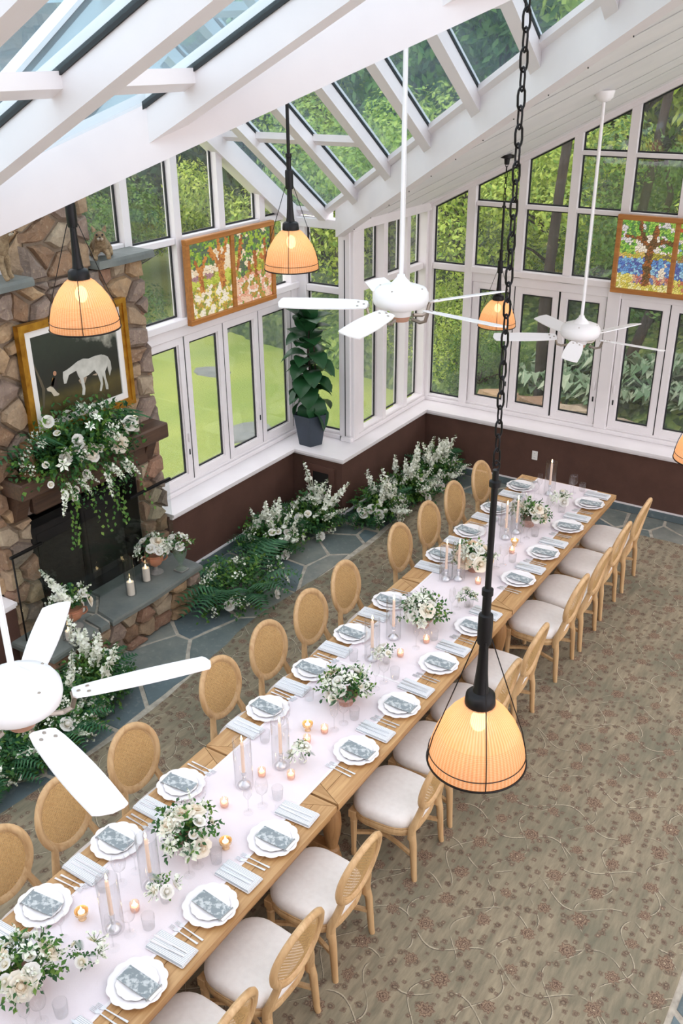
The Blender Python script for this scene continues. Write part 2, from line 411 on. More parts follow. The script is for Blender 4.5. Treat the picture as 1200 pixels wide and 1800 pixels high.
flags([(-.41, .5), (1.2, .5), (1.2, 9.76), (-.41, 9.76)], 34, .8, 14, .42)
g = G(); rr = random.Random(3); pts = [(-.43, -1.5), (-.43, 9.82)]
x = -.63
while x > -4.8: pts.append((x, 9.82+rr.uniform(-.012, .012))); x -= .2
y = 9.80
while y > -1.4: pts.append((-4.87+.07*math.sin(y*1.7+.4)+rr.uniform(-.015, .015), y)); y -= .22
pts.append((-4.87, -1.5)); g.prism(pts, -.014, .008)
tag(mk('carpet', g, CARPET), 'olive beige wall-to-wall carpet with brown rosettes and cream vines', 'carpet')

# the balcony the room is seen from
g = G(); g.box(-6.4, 3.2, -9, -.25, 2.95, 3.2); struct(mk('floor_balcony', g, plain('balcony_boards', S(150, 132, 112), .6, c2=S(134, 116, 98), scale=4)))
# ---- low walls, slate skirting, sills
def wallbox(name, a, m, b=0):
    g = G(); g.box(*a, b); return struct(mk(name, g, m))
wallbox('wall_left', (-6.40, -6.05, 6.22, 8.72, 0, .76), BROWN); wallbox('wall_near', (-6.40, -6.05, -.5, 4.31, 0, .76), BROWN)
wallbox('wall_return', (-6.05, -5.37, 8.36, 8.72, 0, .76), BROWN)
wallbox('wall_corner', (-5.72, -5.37, 8.72, 10.36, 0, .76), BROWN)
wallbox('wall_far', (-5.72, 2.0, 10.36, 10.72, 0, .76), BROWN)
for nm, a in (('left', (-6.05, -6.02, 6.19, 8.36, 0, .095)), ('return', (-6.02, -5.37, 8.33, 8.36, 0, .095)),
              ('corner', (-5.37, -5.34, 8.36, 10.36, 0, .095)), ('far', (-5.34, 2.0, 10.33, 10.36, 0, .095)), ('near', (-6.05, -6.02, .3, 4.35, 0, .095))):
    wallbox('baseboard_'+nm, a, SLATE, .004)
    b = list(a); b[4] = .095; b[5] = .105
    wallbox('trim_'+nm, b, WHITE)
def slab(name, poly, z0, z1, mt):
    g = G(); g.prism(poly, z0, z1); return struct(mk(name, g, mt))
sill_in = [(-5.99, 6.24), (-5.99, 8.31), (-5.32, 8.31), (-5.32, 10.30), (2.0, 10.30), (2.0, 10.75), (-5.74, 10.75), (-5.74, 8.95), (-6.42, 8.95), (-6.42, 6.24)]
g = G(); g.prism(sill_in, .765, .795)
inn = [(-6.015, 6.24), (-6.015, 8.335), (-5.345, 8.335), (-5.345, 10.325), (2.0, 10.325)]+sill_in[5:]
g.prism(inn, .735, .765); struct(mk('trim_sill', g, WHITE))
near_sill = [(-5.99, 1.5), (-5.99, 4.29), (-6.42, 4.29), (-6.42, 1.5)]
g = G(); g.prism(near_sill, .765, .795); g.prism([(a+(-.025 if a > -6 else 0), b) for a, b in near_sill], .735, .765); struct(mk('trim_sill_near', g, WHITE))

# ---- window walls (local x along the wall, local y outward, z up)
def wall_frame(name, loc, rotz):
    return struct(obj(name, None, None, loc, (0, 0, rotz)))
def bar(par, name, u0, u1, d0, d1, z0, z1, b=.006):
    g = G(); g.box(u0, u1, d0, d1, z0, z1, b); return mk(name, g, WHITE, par)
def pane(par, poly, d, gk=True):
    if len(poly) < 3 or area(poly) < .004: return
    g = G(); g.prism(poly, d, d+.008, 'y'); p = mk('pane', g, GLASS, par)
    if gk:
        q = inset(poly, .017)
        po = inset(poly, .0)
        if len(q) == len(po):
            g = G(); g.ring(po, q, d-.004, d+.012, 'y'); mk('gasket', g, GASKET, p)
    return p
def rect(u0, u1, z0, z1): return [(u0, z0), (u1, z0), (u1, z1), (u0, z1)]
def sash(par, u0, u1, z0, z1, d0=.015, handle=None, fw=.072):
    g = G(); g.ring(rect(u0, u1, z0, z1), rect(u0+fw, u1-fw, z0+fw, z1-fw), d0, d0+.055, 'y'); 
    g.ring(rect(u0+fw-.008, u1-fw+.008, z0+fw-.008, z1-fw+.008), rect(u0+fw+.012, u1-fw-.012, z0+fw+.012, z1-fw-.012), d0+.018, d0+.05, 'y')
    s = mk('sash', g, WHITE, par)
    k = fw+.012
    g = G(); g.prism(rect(u0+k, u1-k, z0+k, z1-k), d0+.03, d0+.038, 'y'); mk('pane', g, GLASS, s)
    g = G(); g.ring(rect(u0+k-.002, u1-k+.002, z0+k-.002, z1-k+.002), rect(u0+k+.016, u1-k-.016, z0+k+.016, z1-k-.016), d0+.026, d0+.042, 'y'); mk('gasket', g, GASKET, s)
    if handle is not None:
        hx = u0+fw/2 if handle < 0 else u1-fw/2
        g = G(); g.box(hx-.008, hx+.008, d0-.008, d0, z0+.28, z0+.34, .002); mk('latch', g, GASKET, s)
        g = G(); g.box(hx-.009, hx+.009, d0-.02, d0, z0+.42, z0+.52, .004); mk('handle', g, WHITE, s)
    # the hinge gap beside the sash
    g = G(); g.box(u1-.002, u1+.006, d0-.001, d0+.05, z0, z1); mk('hinge_gap', g, GASKET, s)
    return s

# far wall
W = wall_frame('window_1', (0, 10.66, 0), 0)
bar(W, 'base_rail', -5.60, 1.6, -.02, .12, .795, .845); bar(W, 'base_rail', -5.55, 1.6, .005, .10, .845, .875)
def gable(u): return M0(u)-.005
def clipg(poly): return clip(poly, -.5, 1, gable(0))
def fbar(u0, u1, z0, d0=0, d1=.11):
    g = G(); p = [(u0, z0), (u1, z0), (u1, gable(u1)+.03), (u0, gable(u0)+.03)]; g.prism(p, d0, d1, 'y'); return mk('post', g, WHITE, W)
fbar(-5.62, -5.50, .84, -.012); fbar(-5.05, -4.95, .84, -.017)
ups = [-4.375, -3.775, -3.185, -2.575, -1.97, -1.35, -.74, -.13]
for u in ups: fbar(u-.046, u+.046, 2.5)
bar(W, 'rail', -5.5, -5.05, .01, .10, 2.495, 2.57)
pane(W, rect(-5.5, -5.05, .875, 2.495), .06); pane(W, clipg(rect(-5.5, -5.05, 2.57, 4.4)), .06)
bar(W, 'transom', -4.95, .6, -.045, .11, 2.515, 2.585); bar(W, 'transom', -4.95, .6, .0, .11, 2.40, 2.515)
edges = [-4.995]+ups
for i, u in enumerate(edges[:-1]):
    a, b = u+.046, edges[i+1]-.046
    bar(W, 'rail', a, b, .01, .09, 3.285, 3.335)
    pane(W, rect(a, b, 2.585, 3.285), .06)
    if i >= 2:
        bar(W, 'rail', a, b, .01, .09, 3.895, 3.94); pane(W, rect(a, b, 3.335, 3.895), .06); pane(W, clipg(rect(a, b, 3.94, 6.5)), .06)
    else: pane(W, clipg(rect(a, b, 3.335, 6.5)), .06)
for u0, h in ((-4.94, 1), (-4.385, None), (-3.82, 1), (-3.105, -1), (-2.55, None), (-1.995, 1), (-1.28, -1), (-.72, None)): sash(W, u0, u0+.545, .875, 2.40, handle=h)
for u in (-3.19, -1.365): bar(W, 'post', u-.075, u+.075, -.012, .10, .845, 2.515)
g = G(); g.prism([(-5.62, gable(-5.62)+.0), (XR, gable(XR)), (XR, gable(XR)+.10), (-5.62, gable(-5.62)+.10)], -.04, .11, 'y'); mk('header', g, WHITE, W)
g = G(); g.prism([(-5.62, gable(-5.62)+.045), (XR, gable(XR)+.045), (XR, gable(XR)+.10), (-5.62, gable(-5.62)+.10)], -.07, -.035, 'y'); mk('header', g, WHITE, W)

# corner wall (main room, left of the far wall)
W = wall_frame('window_2', (-5.55, 0, 0), PI/2)
bar(W, 'base_rail', 8.80, 10.64, -.02, .12, .795, .845); bar(W, 'base_rail', 8.84, 10.64, .005, .10, .845, .875)
bar(W, 'post', 8.86, 8.98, -.03, .17, .8, 3.19); bar(W, 'post', 8.98, 9.13, 0, .17, .8, 3.19)
for a, b in ((9.57, 9.655), (10.105, 10.19), (10.60, 10.67)): bar(W, 'post', a, b, 0, .16, .8, 3.20)
for a, b in ((9.13, 9.57), (9.655, 10.105), (10.19, 10.60)):
    bar(W, 'rail', a, b, .04, .15, 2.495, 2.57); pane(W, rect(a, b, .875, 2.495), .12); pane(W, rect(a, b, 2.57, 3.19), .12)
bar(W, 'header', 8.86, 10.67, -.03, .17, 3.19, 3.30)

# return wall (faces the room at the far side of the bay)
W = wall_frame('window_3', (0, 8.86, 0), 0)
bar(W, 'base_rail', -6.28, -5.6, -.02, .12, .795, .845); bar(W, 'base_rail', -6.28, -5.62, .005, .1, .845, .875)
bar(W, 'post', -6.31, -6.16, -.0, .12, .8, 3.28); bar(W, 'post', -5.71, -5.56, -.02, .12, .8, 3.28)
g = G(); g.box(-5.632, -5.622, -.024, .0, .85, 3.1); mk('joint_gap', g, GASKET, W)
bar(W, 'rail', -6.16, -5.71, .01, .10, 2.495, 2.57); pane(W, rect(-6.16, -5.71, .875, 2.495), .06); pane(W, rect(-6.16, -5.71, 2.57, 3.20), .06)
bar(W, 'header', -6.31, -5.56, -.03, .12, 3.20, 3.30)

# bay wall with the fireplace
W = wall_frame('window_4', (-6.29, 0, 0), PI/2)
def zg(u): return ZF(u)-.0
def clipc(p): return clip(clip(p, .7, 1, 9.463), -.7, 1, 9.463-1.4*RY)
for a, b in ((6.24, 8.88), (1.6, 4.29)):
    bar(W, 'base_rail', a, b, -.02, .12, .795, .845); bar(W, 'base_rail', a, b, .005, .10, .845, .875)
    bar(W, 'transom', a, b, -.045, .11, 2.515, 2.585); bar(W, 'transom', a, b, 0, .11, 2.40, 2.515)
for u in (6.30, 6.967, 7.622, 8.285, 8.94, 4.10, 3.45, 2.8, 2.15):
    g = G(); a, b = u-.045, u+.045; p = clipc([(a, 2.5), (b, 2.5), (b, 7), (a, 7)]); g.prism(p, 0, .11, 'y'); mk('post', g, WHITE, W)
for a, b in ((6.345, 6.922), (7.012, 7.577), (7.667, 8.24), (8.33, 8.895), (3.495, 4.055), (2.845, 3.405), (2.195, 2.755)):
    bar(W, 'rail', a, b, .01, .09, 3.285, 3.345); pane(W, rect(a, b, 2.585, 3.285), .07); pane(W, clipc(rect(a, b, 3.345, 6.5)), .07)
bar(W, 'rail', 5.0, 6.255, .01, .09, 3.33, 3.40); pane(W, clipc(rect(5.66, 6.255, 3.40, 6.5)), .07)
bar(W, 'rail', 4.145, 5.0, .01, .09, 3.33, 3.40); pane(W, clipc(rect(4.145, 4.98, 3.40, 6.5)), .07)
for u0, h in ((6.27, 1), (6.94, None), (7.545, 1), (8.15, None), (3.65, None), (3.05, 1), (2.45, None)): sash(W, u0, u0+(.655 if u0 == 6.27 else .595), .875, 2.40, handle=h)
bar(W, 'post', 8.75, 8.90, -.01, .11, .8, 3.3)
g = G()
for sgn in (1, -1):
    p = [(RY, ZF(RY)-.10), (RY+sgn*3.86, ZF(RY+3.86)-.10), (RY+sgn*3.86, ZF(RY+3.86)+.15), (RY, ZF(RY)+.15)]; g.prism(p if sgn > 0 else p[::-1], -.04, .11, 'y')
mk('header', g, WHITE, W)

# ---- roof
ceil = struct(obj('ceiling', None))
def slanted(name, poly, zf, h0, h1, mt, inside=None):
    """a plan polygon laid on the surface zf, from h0 to h1 above it"""
    g = G(); n = len(poly); ar = sum(poly[i][0]*poly[(i+1) % n][1]-poly[(i+1) % n][0]*poly[i][1] for i in range(n))
    if ar < 0: poly = poly[::-1]
    vs = [(a, b, zf(a, b)+h) for h in (h0, h1) for a, b in poly]
    g.add(vs, [tuple(range(n))[::-1], tuple(range(n, 2*n))]+[(i, (i+1) % n, (i+1) % n+n, i+n) for i in range(n)])
    return mk(name, g, mt, ceil)
zm = lambda a, b: M0(a); zc = lambda a, b: ZF(b)
def valley(x0, x1, yv, side):
    d = Vector((1, (yv(1)-yv(0)), 0)).normalized(); nrm = Vector((-d.y, d.x, 0))
    if nrm.y*side < 0: nrm = -nrm
    p0 = Vector((x0, yv(x0), 0)); p1 = Vector((x1, yv(x1), 0)); w_ = nrm*(-.10)
    vs = []
    for p in (p0, p1):
        for q, dz in ((p, -.04), (p+w_, -.04), (p+w_, .24), (p, .24)): vs.append((q.x, q.y, M0(p.x)+dz))
    g = G(); g.add(vs, [(0, 1, 2, 3), (7, 6, 5, 4), (0, 4, 5, 1), (1, 5, 6, 2), (2, 6, 7, 3), (3, 7, 4, 0)]); o = mk('valley_beam', g, WHITE, ceil)
    # dark fixing screws along the underside
    g = G(); t = .3
    L = (p1-p0).length
    while t < L-.2:
        q = p0+(p1-p0)*(t/L)-nrm*.012; g.box(q.x-.003, q.x+.003, q.y-.003, q.y+.003, M0(q.x)-.046, M0(q.x)-.036); t += .42
    mk('screw', g, GASKET, o)
valley(-5.62, XR-.05, yvF, 1); valley(-5.62, XR-.05, yvN, 1)
fx = [-5.88-.02, -5.25, -4.62, -3.985, -3.35, -2.715, -2.08, -1.45, -.815]
for side in (1, -1):
    for x in fx:
        ye = min(yvF(x)-.05, 8.98) if side > 0 else max(yvN(x)+.05 if x > -5.6 else 1.22, 1.22)
        y0, y1 = (RY, ye) if side > 0 else (ye, RY)
        g = G(); g.prism([(y0, ZF(y0)), (y1, ZF(y1)), (y1, ZF(y1)+.19), (y0, ZF(y0)+.19)], x-.05, x+.05, 'x'); mk('rafter', g, WHITE, ceil)
    ex = [-6.34]+fx+[-.2]
    for i in range(len(ex)-1):
        a, b = ex[i]+.04, ex[i+1]-.04
        if side > 0:
            ya, yb = min(yvF(a)-.13, 8.9), min(yvF(b)-.13, 8.9)
        else:
            ya, yb = (yvN(a)+.13 if a > -5.6 else 1.3), (yvN(b)+.13 if b > -5.6 else 1.3)
        if abs(ya-RY) < .2 or abs(yb-RY) < .05: continue
        gp = slanted('pane', [(a, RY), (b, RY), (b, yb), (a, ya)], zc, .145, .157, ROOFGLASS)
        # gasket strips along both rafters and the lower lip
        for q in (([(a, RY), (a+.014, RY), (a+.014, ya), (a, ya)]), [(b-.014, RY), (b, RY), (b, yb), (b-.014, yb)]): slanted('gasket', q, zc, .125, .16, GASKET)
        s1 = .05*side
        slanted('glazing_lip', [(a, ya-s1), (b, yb-s1), (b, yb+s1*.6), (a, ya+s1*.6)], zc, .10, .145, WHITE)
        for py in (7.68, 6.25):
            yy = py if side > 0 else 2*RY-py
            if (side > 0 and yy < min(ya, yb)-.1) or (side < 0 and yy > max(ya, yb)+.1):
                slanted('purlin', [(a-.02, yy-.03), (b+.02, yy-.03), (b+.02, yy+.03), (a-.02, yy+.03)], zc, .085, .143, WHITE)
g = G(); g.box(-6.3, 0, RY-.07, RY+.07, ZF(RY)-.14, ZF(RY)+.2, .01); mk('ridge_beam', g, WHITE, ceil)
ry = [3.075-.66*k for k in range(-2, 7)]
for yc in ry:
    x0 = (yc-5.12)/.69+.02 if yc > 1.3 else -5.6
    x0 = max(x0, -5.6)
    g = G(); a, b = x0, XR; g.prism([(a, M0(a)+.02), (b, M0(b)+.02), (b, M0(b)+.22), (a, M0(a)+.22)], yc-.045, yc+.045, 'y'); mk('rafter', g, WHITE, ceil)
for i in range(len(ry)-1):
    b, a = ry[i]-.04, ry[i+1]+.04
    xa, xb = max((a-5.12)/.69+.12, -5.6), max((b-5.12)/.69+.12, -5.6)
    slanted('pane', [(xa, a), (XR, a), (XR, b), (xb, b)], zm, .165, .177, ROOFGLASS)
    for q in ([(xa, a), (XR, a), (XR, a+.014), (xa, a+.014)], [(xb, b-.014), (XR, b-.014), (XR, b), (xb, b)]): slanted('gasket', q, zm, .15, .18, GASKET)
    slanted('glazing_lip', [(xa-.05, a), (xa+.03, a), (xb+.03, b), (xb-.05, b)], zm, .13, .165, WHITE)
    for px in (-4.3, -2.62, -.95):
        if px > max(xa, xb)+.05: slanted('purlin', [(px-.03, a-.02), (px+.03, a-.02), (px+.03, b+.02), (px-.03, b+.02)], zm, .11, .163, WHITE)
gy = [4.9, 5.55, 6.2, 6.85, 7.5, 8.02, 9.02, 9.57, 10.36, 10.72]
for a, b in zip(gy, gy[1:]):
    p = clip([(-5.7, a+.022), (XR, a+.022), (XR, b-.022), (-5.7, b-.022)], -.697, -1, -4.91+.03)
    if len(p) >= 3: slanted('ceiling_board', p, zm, .06, .085, WHITEB)
p = clip([(-5.7, 4.9), (XR, 4.9), (XR, 10.75), (-5.7, 10.75)], -.697, -1, -4.91+.03); slanted('roof_deck', p, zm, .10, .13, GASKET)

# unseen right roof slope, rafters widened and unglazed to block sky, and its wall
zr = lambda a, b: M0(2*XR-a)
yy = -8.9
while yy < 10.6:
    g = G(); g.prism([(XR, M0(XR)+.02), (6.1, zr(6.1, 0)+.02), (6.1, zr(6.1, 0)+.22), (XR, M0(XR)+.22)][::-1], yy-.17, yy+.17, 'y'); mk('rafter', g, WHITE, ceil)
    yy += .97
g = G(); g.box(XR-.08, XR+.08, -8.9, 10.7, M0(XR)-.12, M0(XR)+.2); mk('ridge_beam', g, WHITE, ceil)
wallbox('wall_right', (6.1, 6.3, -9, 10.6, 0, 1.0), WALLW); wallbox('wall_back', (-6.4, 6.3, -9.2, -9, 0, 5.2), WALLW)
for k in range(14): wallbox('trim_right_post', (6.1, 6.22, -8.9+k*1.48, -8.78+k*1.48, 1.0, 3.2), WHITE)
# ================================================================ OUTSIDE
LEAF1 = leafy('leaf_sunny', S(150, 178, 66), S(190, 204, 96), S(112, 150, 58))
LEAF2 = leafy('leaf_mid', S(70, 112, 50), S(112, 146, 66), S(52, 92, 50))
LEAF3 = leafy('leaf_cool', S(44, 84, 62), S(70, 110, 78), S(36, 66, 54))
LEAFH = leafy('hosta_leaf', S(150, 172, 140), S(96, 132, 92), S(196, 206, 176))
BARK = plain('tree_bark', S(60, 48, 38), .9, c2=S(42, 35, 30), scale=6, bump=.8, bscale=22, stretch=(3, 3, .6))
def bank_mat():
    m = N('bank_undergrowth'); v = m.coord('Object'); vo = m.n('TexVoronoi', feature='F1'); vo.inputs['Scale'].default_value = 13; m.l(v, vo.inputs['Vector'])
    n1 = m.noise(v, .7, 5); sx = m.n('SeparateColor'); m.l(vo.outputs['Color'], sx.inputs[0])
    c = m.ramp(sx.outputs[0], [(0, S(44, 66, 40)), (.4, S(84, 112, 58)), (.75, S(118, 140, 72)), (1, S(150, 168, 92))])
    c = m.mix(m.ramp(n1.outputs[0], [(.4, (0, 0, 0, 1)), (.62, (.85, .85, .85, 1))]), c, S(40, 60, 42))
    return m.done(m.bsdf(c, .95, 0, vo.outputs['Distance'], .8, .06))
BANK = bank_mat()
GZ = -.30
g = G(); g.box(-60, -6.42, -30, 60, GZ-.3, GZ); g.box(-6.42, 30, 10.75, 60, GZ-.3, GZ); struct(mk('lawn_ground', g, GRASS))
def hill(name, fn, x0, x1, y0, y1, n):
    g = G(); vs = []; fs = []
    for i in range(n+1):
        for j in range(n+1):
            x = x0+(x1-x0)*i/n; y = y0+(y1-y0)*j/n; vs.append((x, y, fn(x, y)+noise.noise(Vector((x*.35, y*.35, 2)))*.35))
    for i in range(n):
        for j in range(n): fs.append((i*(n+1)+j, (i+1)*(n+1)+j, (i+1)*(n+1)+j+1, i*(n+1)+j+1))
    g.add(vs, fs); return struct(mk(name, g, BANK, smooth=180))
def bank_z(x, y):
    t = y-12.55+.28*(x+4); return -.75+min(max(t, 0)*3, 1.0)+max(0, t-.3)*.48
hill('bank_ground', bank_z, -13.5, 12, 11.6, 34, 60)
hill('hillside_ground', lambda x, y: -1.6+max(0, (-x-19.0))*.55+max(0, y-17-.0)*.22, -48, -13, -4, 48, 26)
# crowns are built as three shared shapes of clustered leaves
def crown(n, seed, size):
    rr = random.Random(seed); g = G(); blobs = []
    for k in range(15):
        a = rr.uniform(0, 2*PI); q = rr.uniform(.15, .72); blobs.append((q*math.cos(a), q*math.sin(a), rr.uniform(-.75, .75), rr.uniform(.28, .44)))
    for i in range(n):
        bx, by, bz, br = rr.choice(blobs); d = Vector((rr.gauss(0, 1), rr.gauss(0, 1), rr.gauss(0, 1))).normalized()*br*rr.uniform(.6, 1.05)
        p = Vector((bx, by, bz))+d; s = size*rr.uniform(.6, 1.3)
        nrm = (d.normalized()+Vector((rr.gauss(0, .5), rr.gauss(0, .5), rr.gauss(.35, .5)))).normalized()
        t = nrm.cross(Vector((rr.gauss(0, 1), rr.gauss(0, 1), rr.gauss(0, 1)))).normalized(); b = nrm.cross(t)
        g.add([p-t*s, p-b*s*.45, p+t*s, p+b*s*.45], [(0, 1, 2, 3)])
    return g
CR = {(k, s): crown(n, k+s*10, [.046, .030][s]).mesh('foliage', [LEAF1, LEAF2, LEAF3][k]) for k in range(3) for s, n in ((0, 6500), (1, 9000))}
def tree(x, y, z, R, H, kind, fine, label, group, trunk=None, lean=(0, 0), tz=None):
    t = thing('tree', label, 'tree', (x, y, z), 0, group)
    f = obj('foliage', CR[kind, fine], t, (lean[0], lean[1], H), (0, 0, rnd.uniform(0, 6))); f.scale = (R, R, R*rnd.uniform(.95, 1.2)); f['kind'] = 'stuff'
    g = G(); q = trunk or R*.06; top = H+R*.55
    g.tube([(lean[0]*k/5+.08*math.sin(k*2.1), lean[1]*k/5, top*k/5) for k in range(6)], [q*(1-.13*k) for k in range(6)], 8)
    mk('trunk', g, BARK, t, 60)
    g = G()
    for k in range(6):
        a = rnd.uniform(0, 6.28); h0 = H*rnd.uniform(.55, .95); L = R*rnd.uniform(.4, .8)
        g.tube([(lean[0]*h0/top, lean[1]*h0/top, h0), (lean[0]*h0/top+math.cos(a)*L*.5, math.sin(a)*L*.5, h0+L*.35), (math.cos(a)*L, math.sin(a)*L, h0+L*.55)], [q*.4, q*.25, q*.1], 5)
    mk('branch', g, BARK, t)
    return t
ORDN = ['first', 'second', 'third', 'fourth', 'fifth', 'sixth', 'seventh', 'eighth']
KIND = ('yellow-green', 'mid green', 'dark cool green')
def row(lst, where, group, noun='tree'):
    for i, (x, y, z, R, H, k, f) in enumerate(lst):
        tree(x, y, bank_z(x, y)-.2 if z is None else z, R, H, k, f, f'{KIND[k]} leafy {noun} {where}, {ORDN[i]} from the left', group)
row([(-11.2, 16.6, None, 1.9, 1.7, 0, 1), (-9.2, 15.8, None, 1.9, 1.9, 0, 1), (-7.2, 15.0, None, 1.6, 1.9, 0, 1), (-5.5, 14.9, None, 1.5, 1.7, 0, 1), (-3.9, 15.0, None, 1.6, 1.5, 1, 1), (-2.3, 14.8, None, 1.7, 1.4, 0, 1), (-.6, 15.0, None, 1.8, 1.3, 1, 1), (1.2, 15.0, None, 1.8, 1.2, 0, 1)], 'in the front row on the bank', 'trees on the bank')
row([(-13.6, 20.6, None, 2.8, 2.6, 0, 0), (-10.6, 18.8, None, 2.6, 2.6, 1, 0), (-8.0, 18.2, None, 2.5, 2.4, 1, 0), (-5.4, 18.0, None, 2.4, 2.1, 0, 0), (-3.0, 17.8, None, 2.4, 1.8, 1, 0), (-.6, 17.8, None, 2.5, 1.5, 2, 0), (2.0, 17.6, None, 2.6, 1.3, 1, 0)], 'behind the front row on the bank', 'trees on the bank')
row([(-11.4, 24.0, None, 3.6, 3.2, 1, 0), (-7.0, 22.6, None, 3.4, 2.4, 1, 0), (-3.0, 22.4, None, 3.4, 1.8, 2, 0), (1.5, 22.0, None, 3.4, 1.2, 1, 0)], 'high at the back of the bank', 'trees on the bank')
row([(-22.4, 7.6, -.3, 3.2, 3.6, 1, 0), (-20.8, 11.2, -.3, 3.0, 3.6, 2, 0), (-19.0, 14.4, -.3, 2.9, 3.6, 2, 0), (-17.6, 17.4, -.3, 3.0, 3.8, 2, 0), (-16.2, 20.6, -.3, 3.2, 3.8, 1, 0), (-14.4, 24.4, -.3, 3.4, 4.0, 2, 0)], 'at the edge of the lawn', 'trees past the lawn')
row([(-27.5, 9.0, 1, 4.0, 4.6, 2, 0), (-26.0, 14.2, .8, 4.2, 4.8, 2, 0), (-23.8, 19.2, .6, 4.2, 5.0, 2, 0), (-20.4, 25.4, .5, 4.5, 5.2, 2, 0), (-15.0, 30.0, 2, 4.8, 5.2, 2, 0)], 'in the far woods past the lawn', 'trees past the lawn')
row([(-7.9, 14.6, None, 1.0, .5, 0, 1), (-6.7, 14.0, None, .9, .45, 0, 1), (-6.0, 13.4, None, .7, .35, 1, 1)], 'low on the bank beside the corner window', 'shrubs on the bank', 'shrub')
row([(-17.4, 10.6, -.3, 1.5, 1.1, 1, 1), (-16.4, 13.0, -.3, 1.5, 1.2, 0, 1), (-15.4, 15.2, -.3, 1.5, 1.2, 1, 1), (-14.6, 17.2, -.3, 1.6, 1.3, 0, 1), (-12.6, 18.2, -.3, 1.5, 1.1, 0, 1), (-10.6, 17.6, -.3, 1.3, 1.0, 1, 1)], 'on the lawn', 'bushes on the lawn', 'bush')
# bare trunks close to the far glass
def bare(pts, rad, label):
    g = G(); p0 = Vector(pts[0]); g.tube([Vector(p)-p0 for p in pts], [rad*(1-.12*k) for k in range(len(pts))], 8)
    o = mk('bare_tree', g, BARK, None, 60, p0); tag(o, label, 'tree'); 
bare([(-4.95, 13.3, -.2), (-5.0, 13.3, 1.5), (-4.95, 13.4, 3.2), (-4.8, 13.5, 5.5)], .095, 'dark upright trunk behind the glass doors below the far pendant lamp')
bare([(-4.0, 13.6, .0), (-3.5, 13.8, 1.8), (-2.75, 14.0, 3.6), (-1.9, 14.2, 5.6)], .085, 'slanting dark trunk crossing behind the upper far windows')
bare([(-4.25, 14.6, .2), (-4.2, 14.7, 2.2), (-4.0, 14.9, 4.6), (-3.9, 15, 6.2)], .085, 'thin brown trunk behind the second tier of far windows')
# hostas and boulders under the far windows
def hosta_mesh(seed):
    rr = random.Random(seed); g = G()
    for i in range(64):
        a = rr.uniform(0, 2*PI); L = rr.uniform(.10, .30); up = rr.uniform(.04, .26); wd = min(L*.28, .05); q = rr.uniform(0, .12)
        c = Vector((math.cos(a), math.sin(a), 0)); s = Vector((-c.y, c.x, 0))
        p0 = c*q+Vector((0, 0, up*.5)); p1 = c*(q+L*.5)+Vector((0, 0, up)); p2 = c*(q+L)+Vector((0, 0, up*.45))
        g.add([p0, p1-s*wd, p2, p1+s*wd, p1-Vector((0, 0, .02))], [(0, 1, 4), (1, 2, 4), (2, 3, 4), (3, 0, 4)])
    return g.mesh('leaves', LEAFH)
HM = [hosta_mesh(k) for k in range(3)]
for i in range(44):
    x = -5.0+(i % 22)*.24+rnd.uniform(-.1, .1); y = 12.95+.28*-(x+4)*.6+(i//22)*.55+rnd.uniform(0, .4)
    o = obj('hosta', HM[i % 3], None, (x, y, bank_z(x, y)+.02), (0, 0, rnd.uniform(0, 6))); o.scale = [rnd.uniform(.9, 1.4)]*3
    tag(o, 'pale variegated hosta on the bank beyond the far windows', 'plant', 'hostas on the bank')
for i in range(11):
    a = [(rnd.uniform(.34, .46)*math.cos(t*PI/4), rnd.uniform(.16, .24)*math.sin(t*PI/4)) for t in range(8)]
    x = -5.4+i*.66+rnd.uniform(-.06, .06); g = stone(a, -.6, rnd.uniform(.0, .10), 'z', rnd, .05, .8)
    o = mk('boulder', g, STONE, None, None, (x, 12.62-.28*(x+4)*.75+rnd.uniform(-.05, .05), .22))
    tag(o, 'brown boulder edging the planted bank beyond the far windows', 'boulder', 'boulders edging the bank')
for (x, y, a, b) in ((-8.6, 10.7, .34, .5), (-11.0, 12.8, .4, .3), (-12.8, 15.0, .4, .35)):
    g = stone([(a*math.cos(t*PI/5)*rnd.uniform(.85, 1.1), b*math.sin(t*PI/5)*rnd.uniform(.85, 1.1)) for t in range(10)], -.04, .025, 'z', rnd, .004, .96)
    tag(mk('stepping_stone', g, SLATEH, None, None, (x, y, GZ)), 'flat grey stepping stone set into the lawn', 'stepping stone', 'stepping stones on the lawn')
# ================================================================ FIREPLACE
BLACK = plain('sooty_black', S(16, 13, 12), .8, c2=S(26, 20, 17), scale=5)
IRON = plain('black_iron', S(24, 23, 24), .45, .6)
MANTELW = wood('mantel_wood', S(58, 40, 30), S(92, 66, 48), 1, .6, .05)
GOLD = plain('gilt_frame', S(196, 146, 52), .38, .75, c2=S(160, 110, 34), scale=14, bump=.2, bscale=40)
MATW = plain('picture_mat', S(226, 222, 216), .8)
SAND = glassy('screen_glass', (.93, .96, .95, 1), .06)
fp = thing('fireplace', 'tall rough stone fireplace and chimney with raised slate hearth', 'fireplace', (-6.1, 5.26, 0))
FX, FY = -6.1, 5.26
def fpart(name, g, m, smooth=None):       # geometry given in room coordinates, kept under the fireplace
    g.v = [(a-FX, b-FY, c) for a, b, c in g.v]; return mk(name, g, m, fp, smooth)
g = G(); g.box(-6.72, -6.115, 4.33, 4.62, 0, 1.43); g.box(-6.72, -6.115, 5.91, 6.20, 0, 1.43); g.box(-6.72, -6.115, 4.33, 6.20, 1.43, 3.27); g.box(-6.66, -6.115, 5.0, 5.63, 3.27, 6.4)
fpart('core', g, MORTARD)
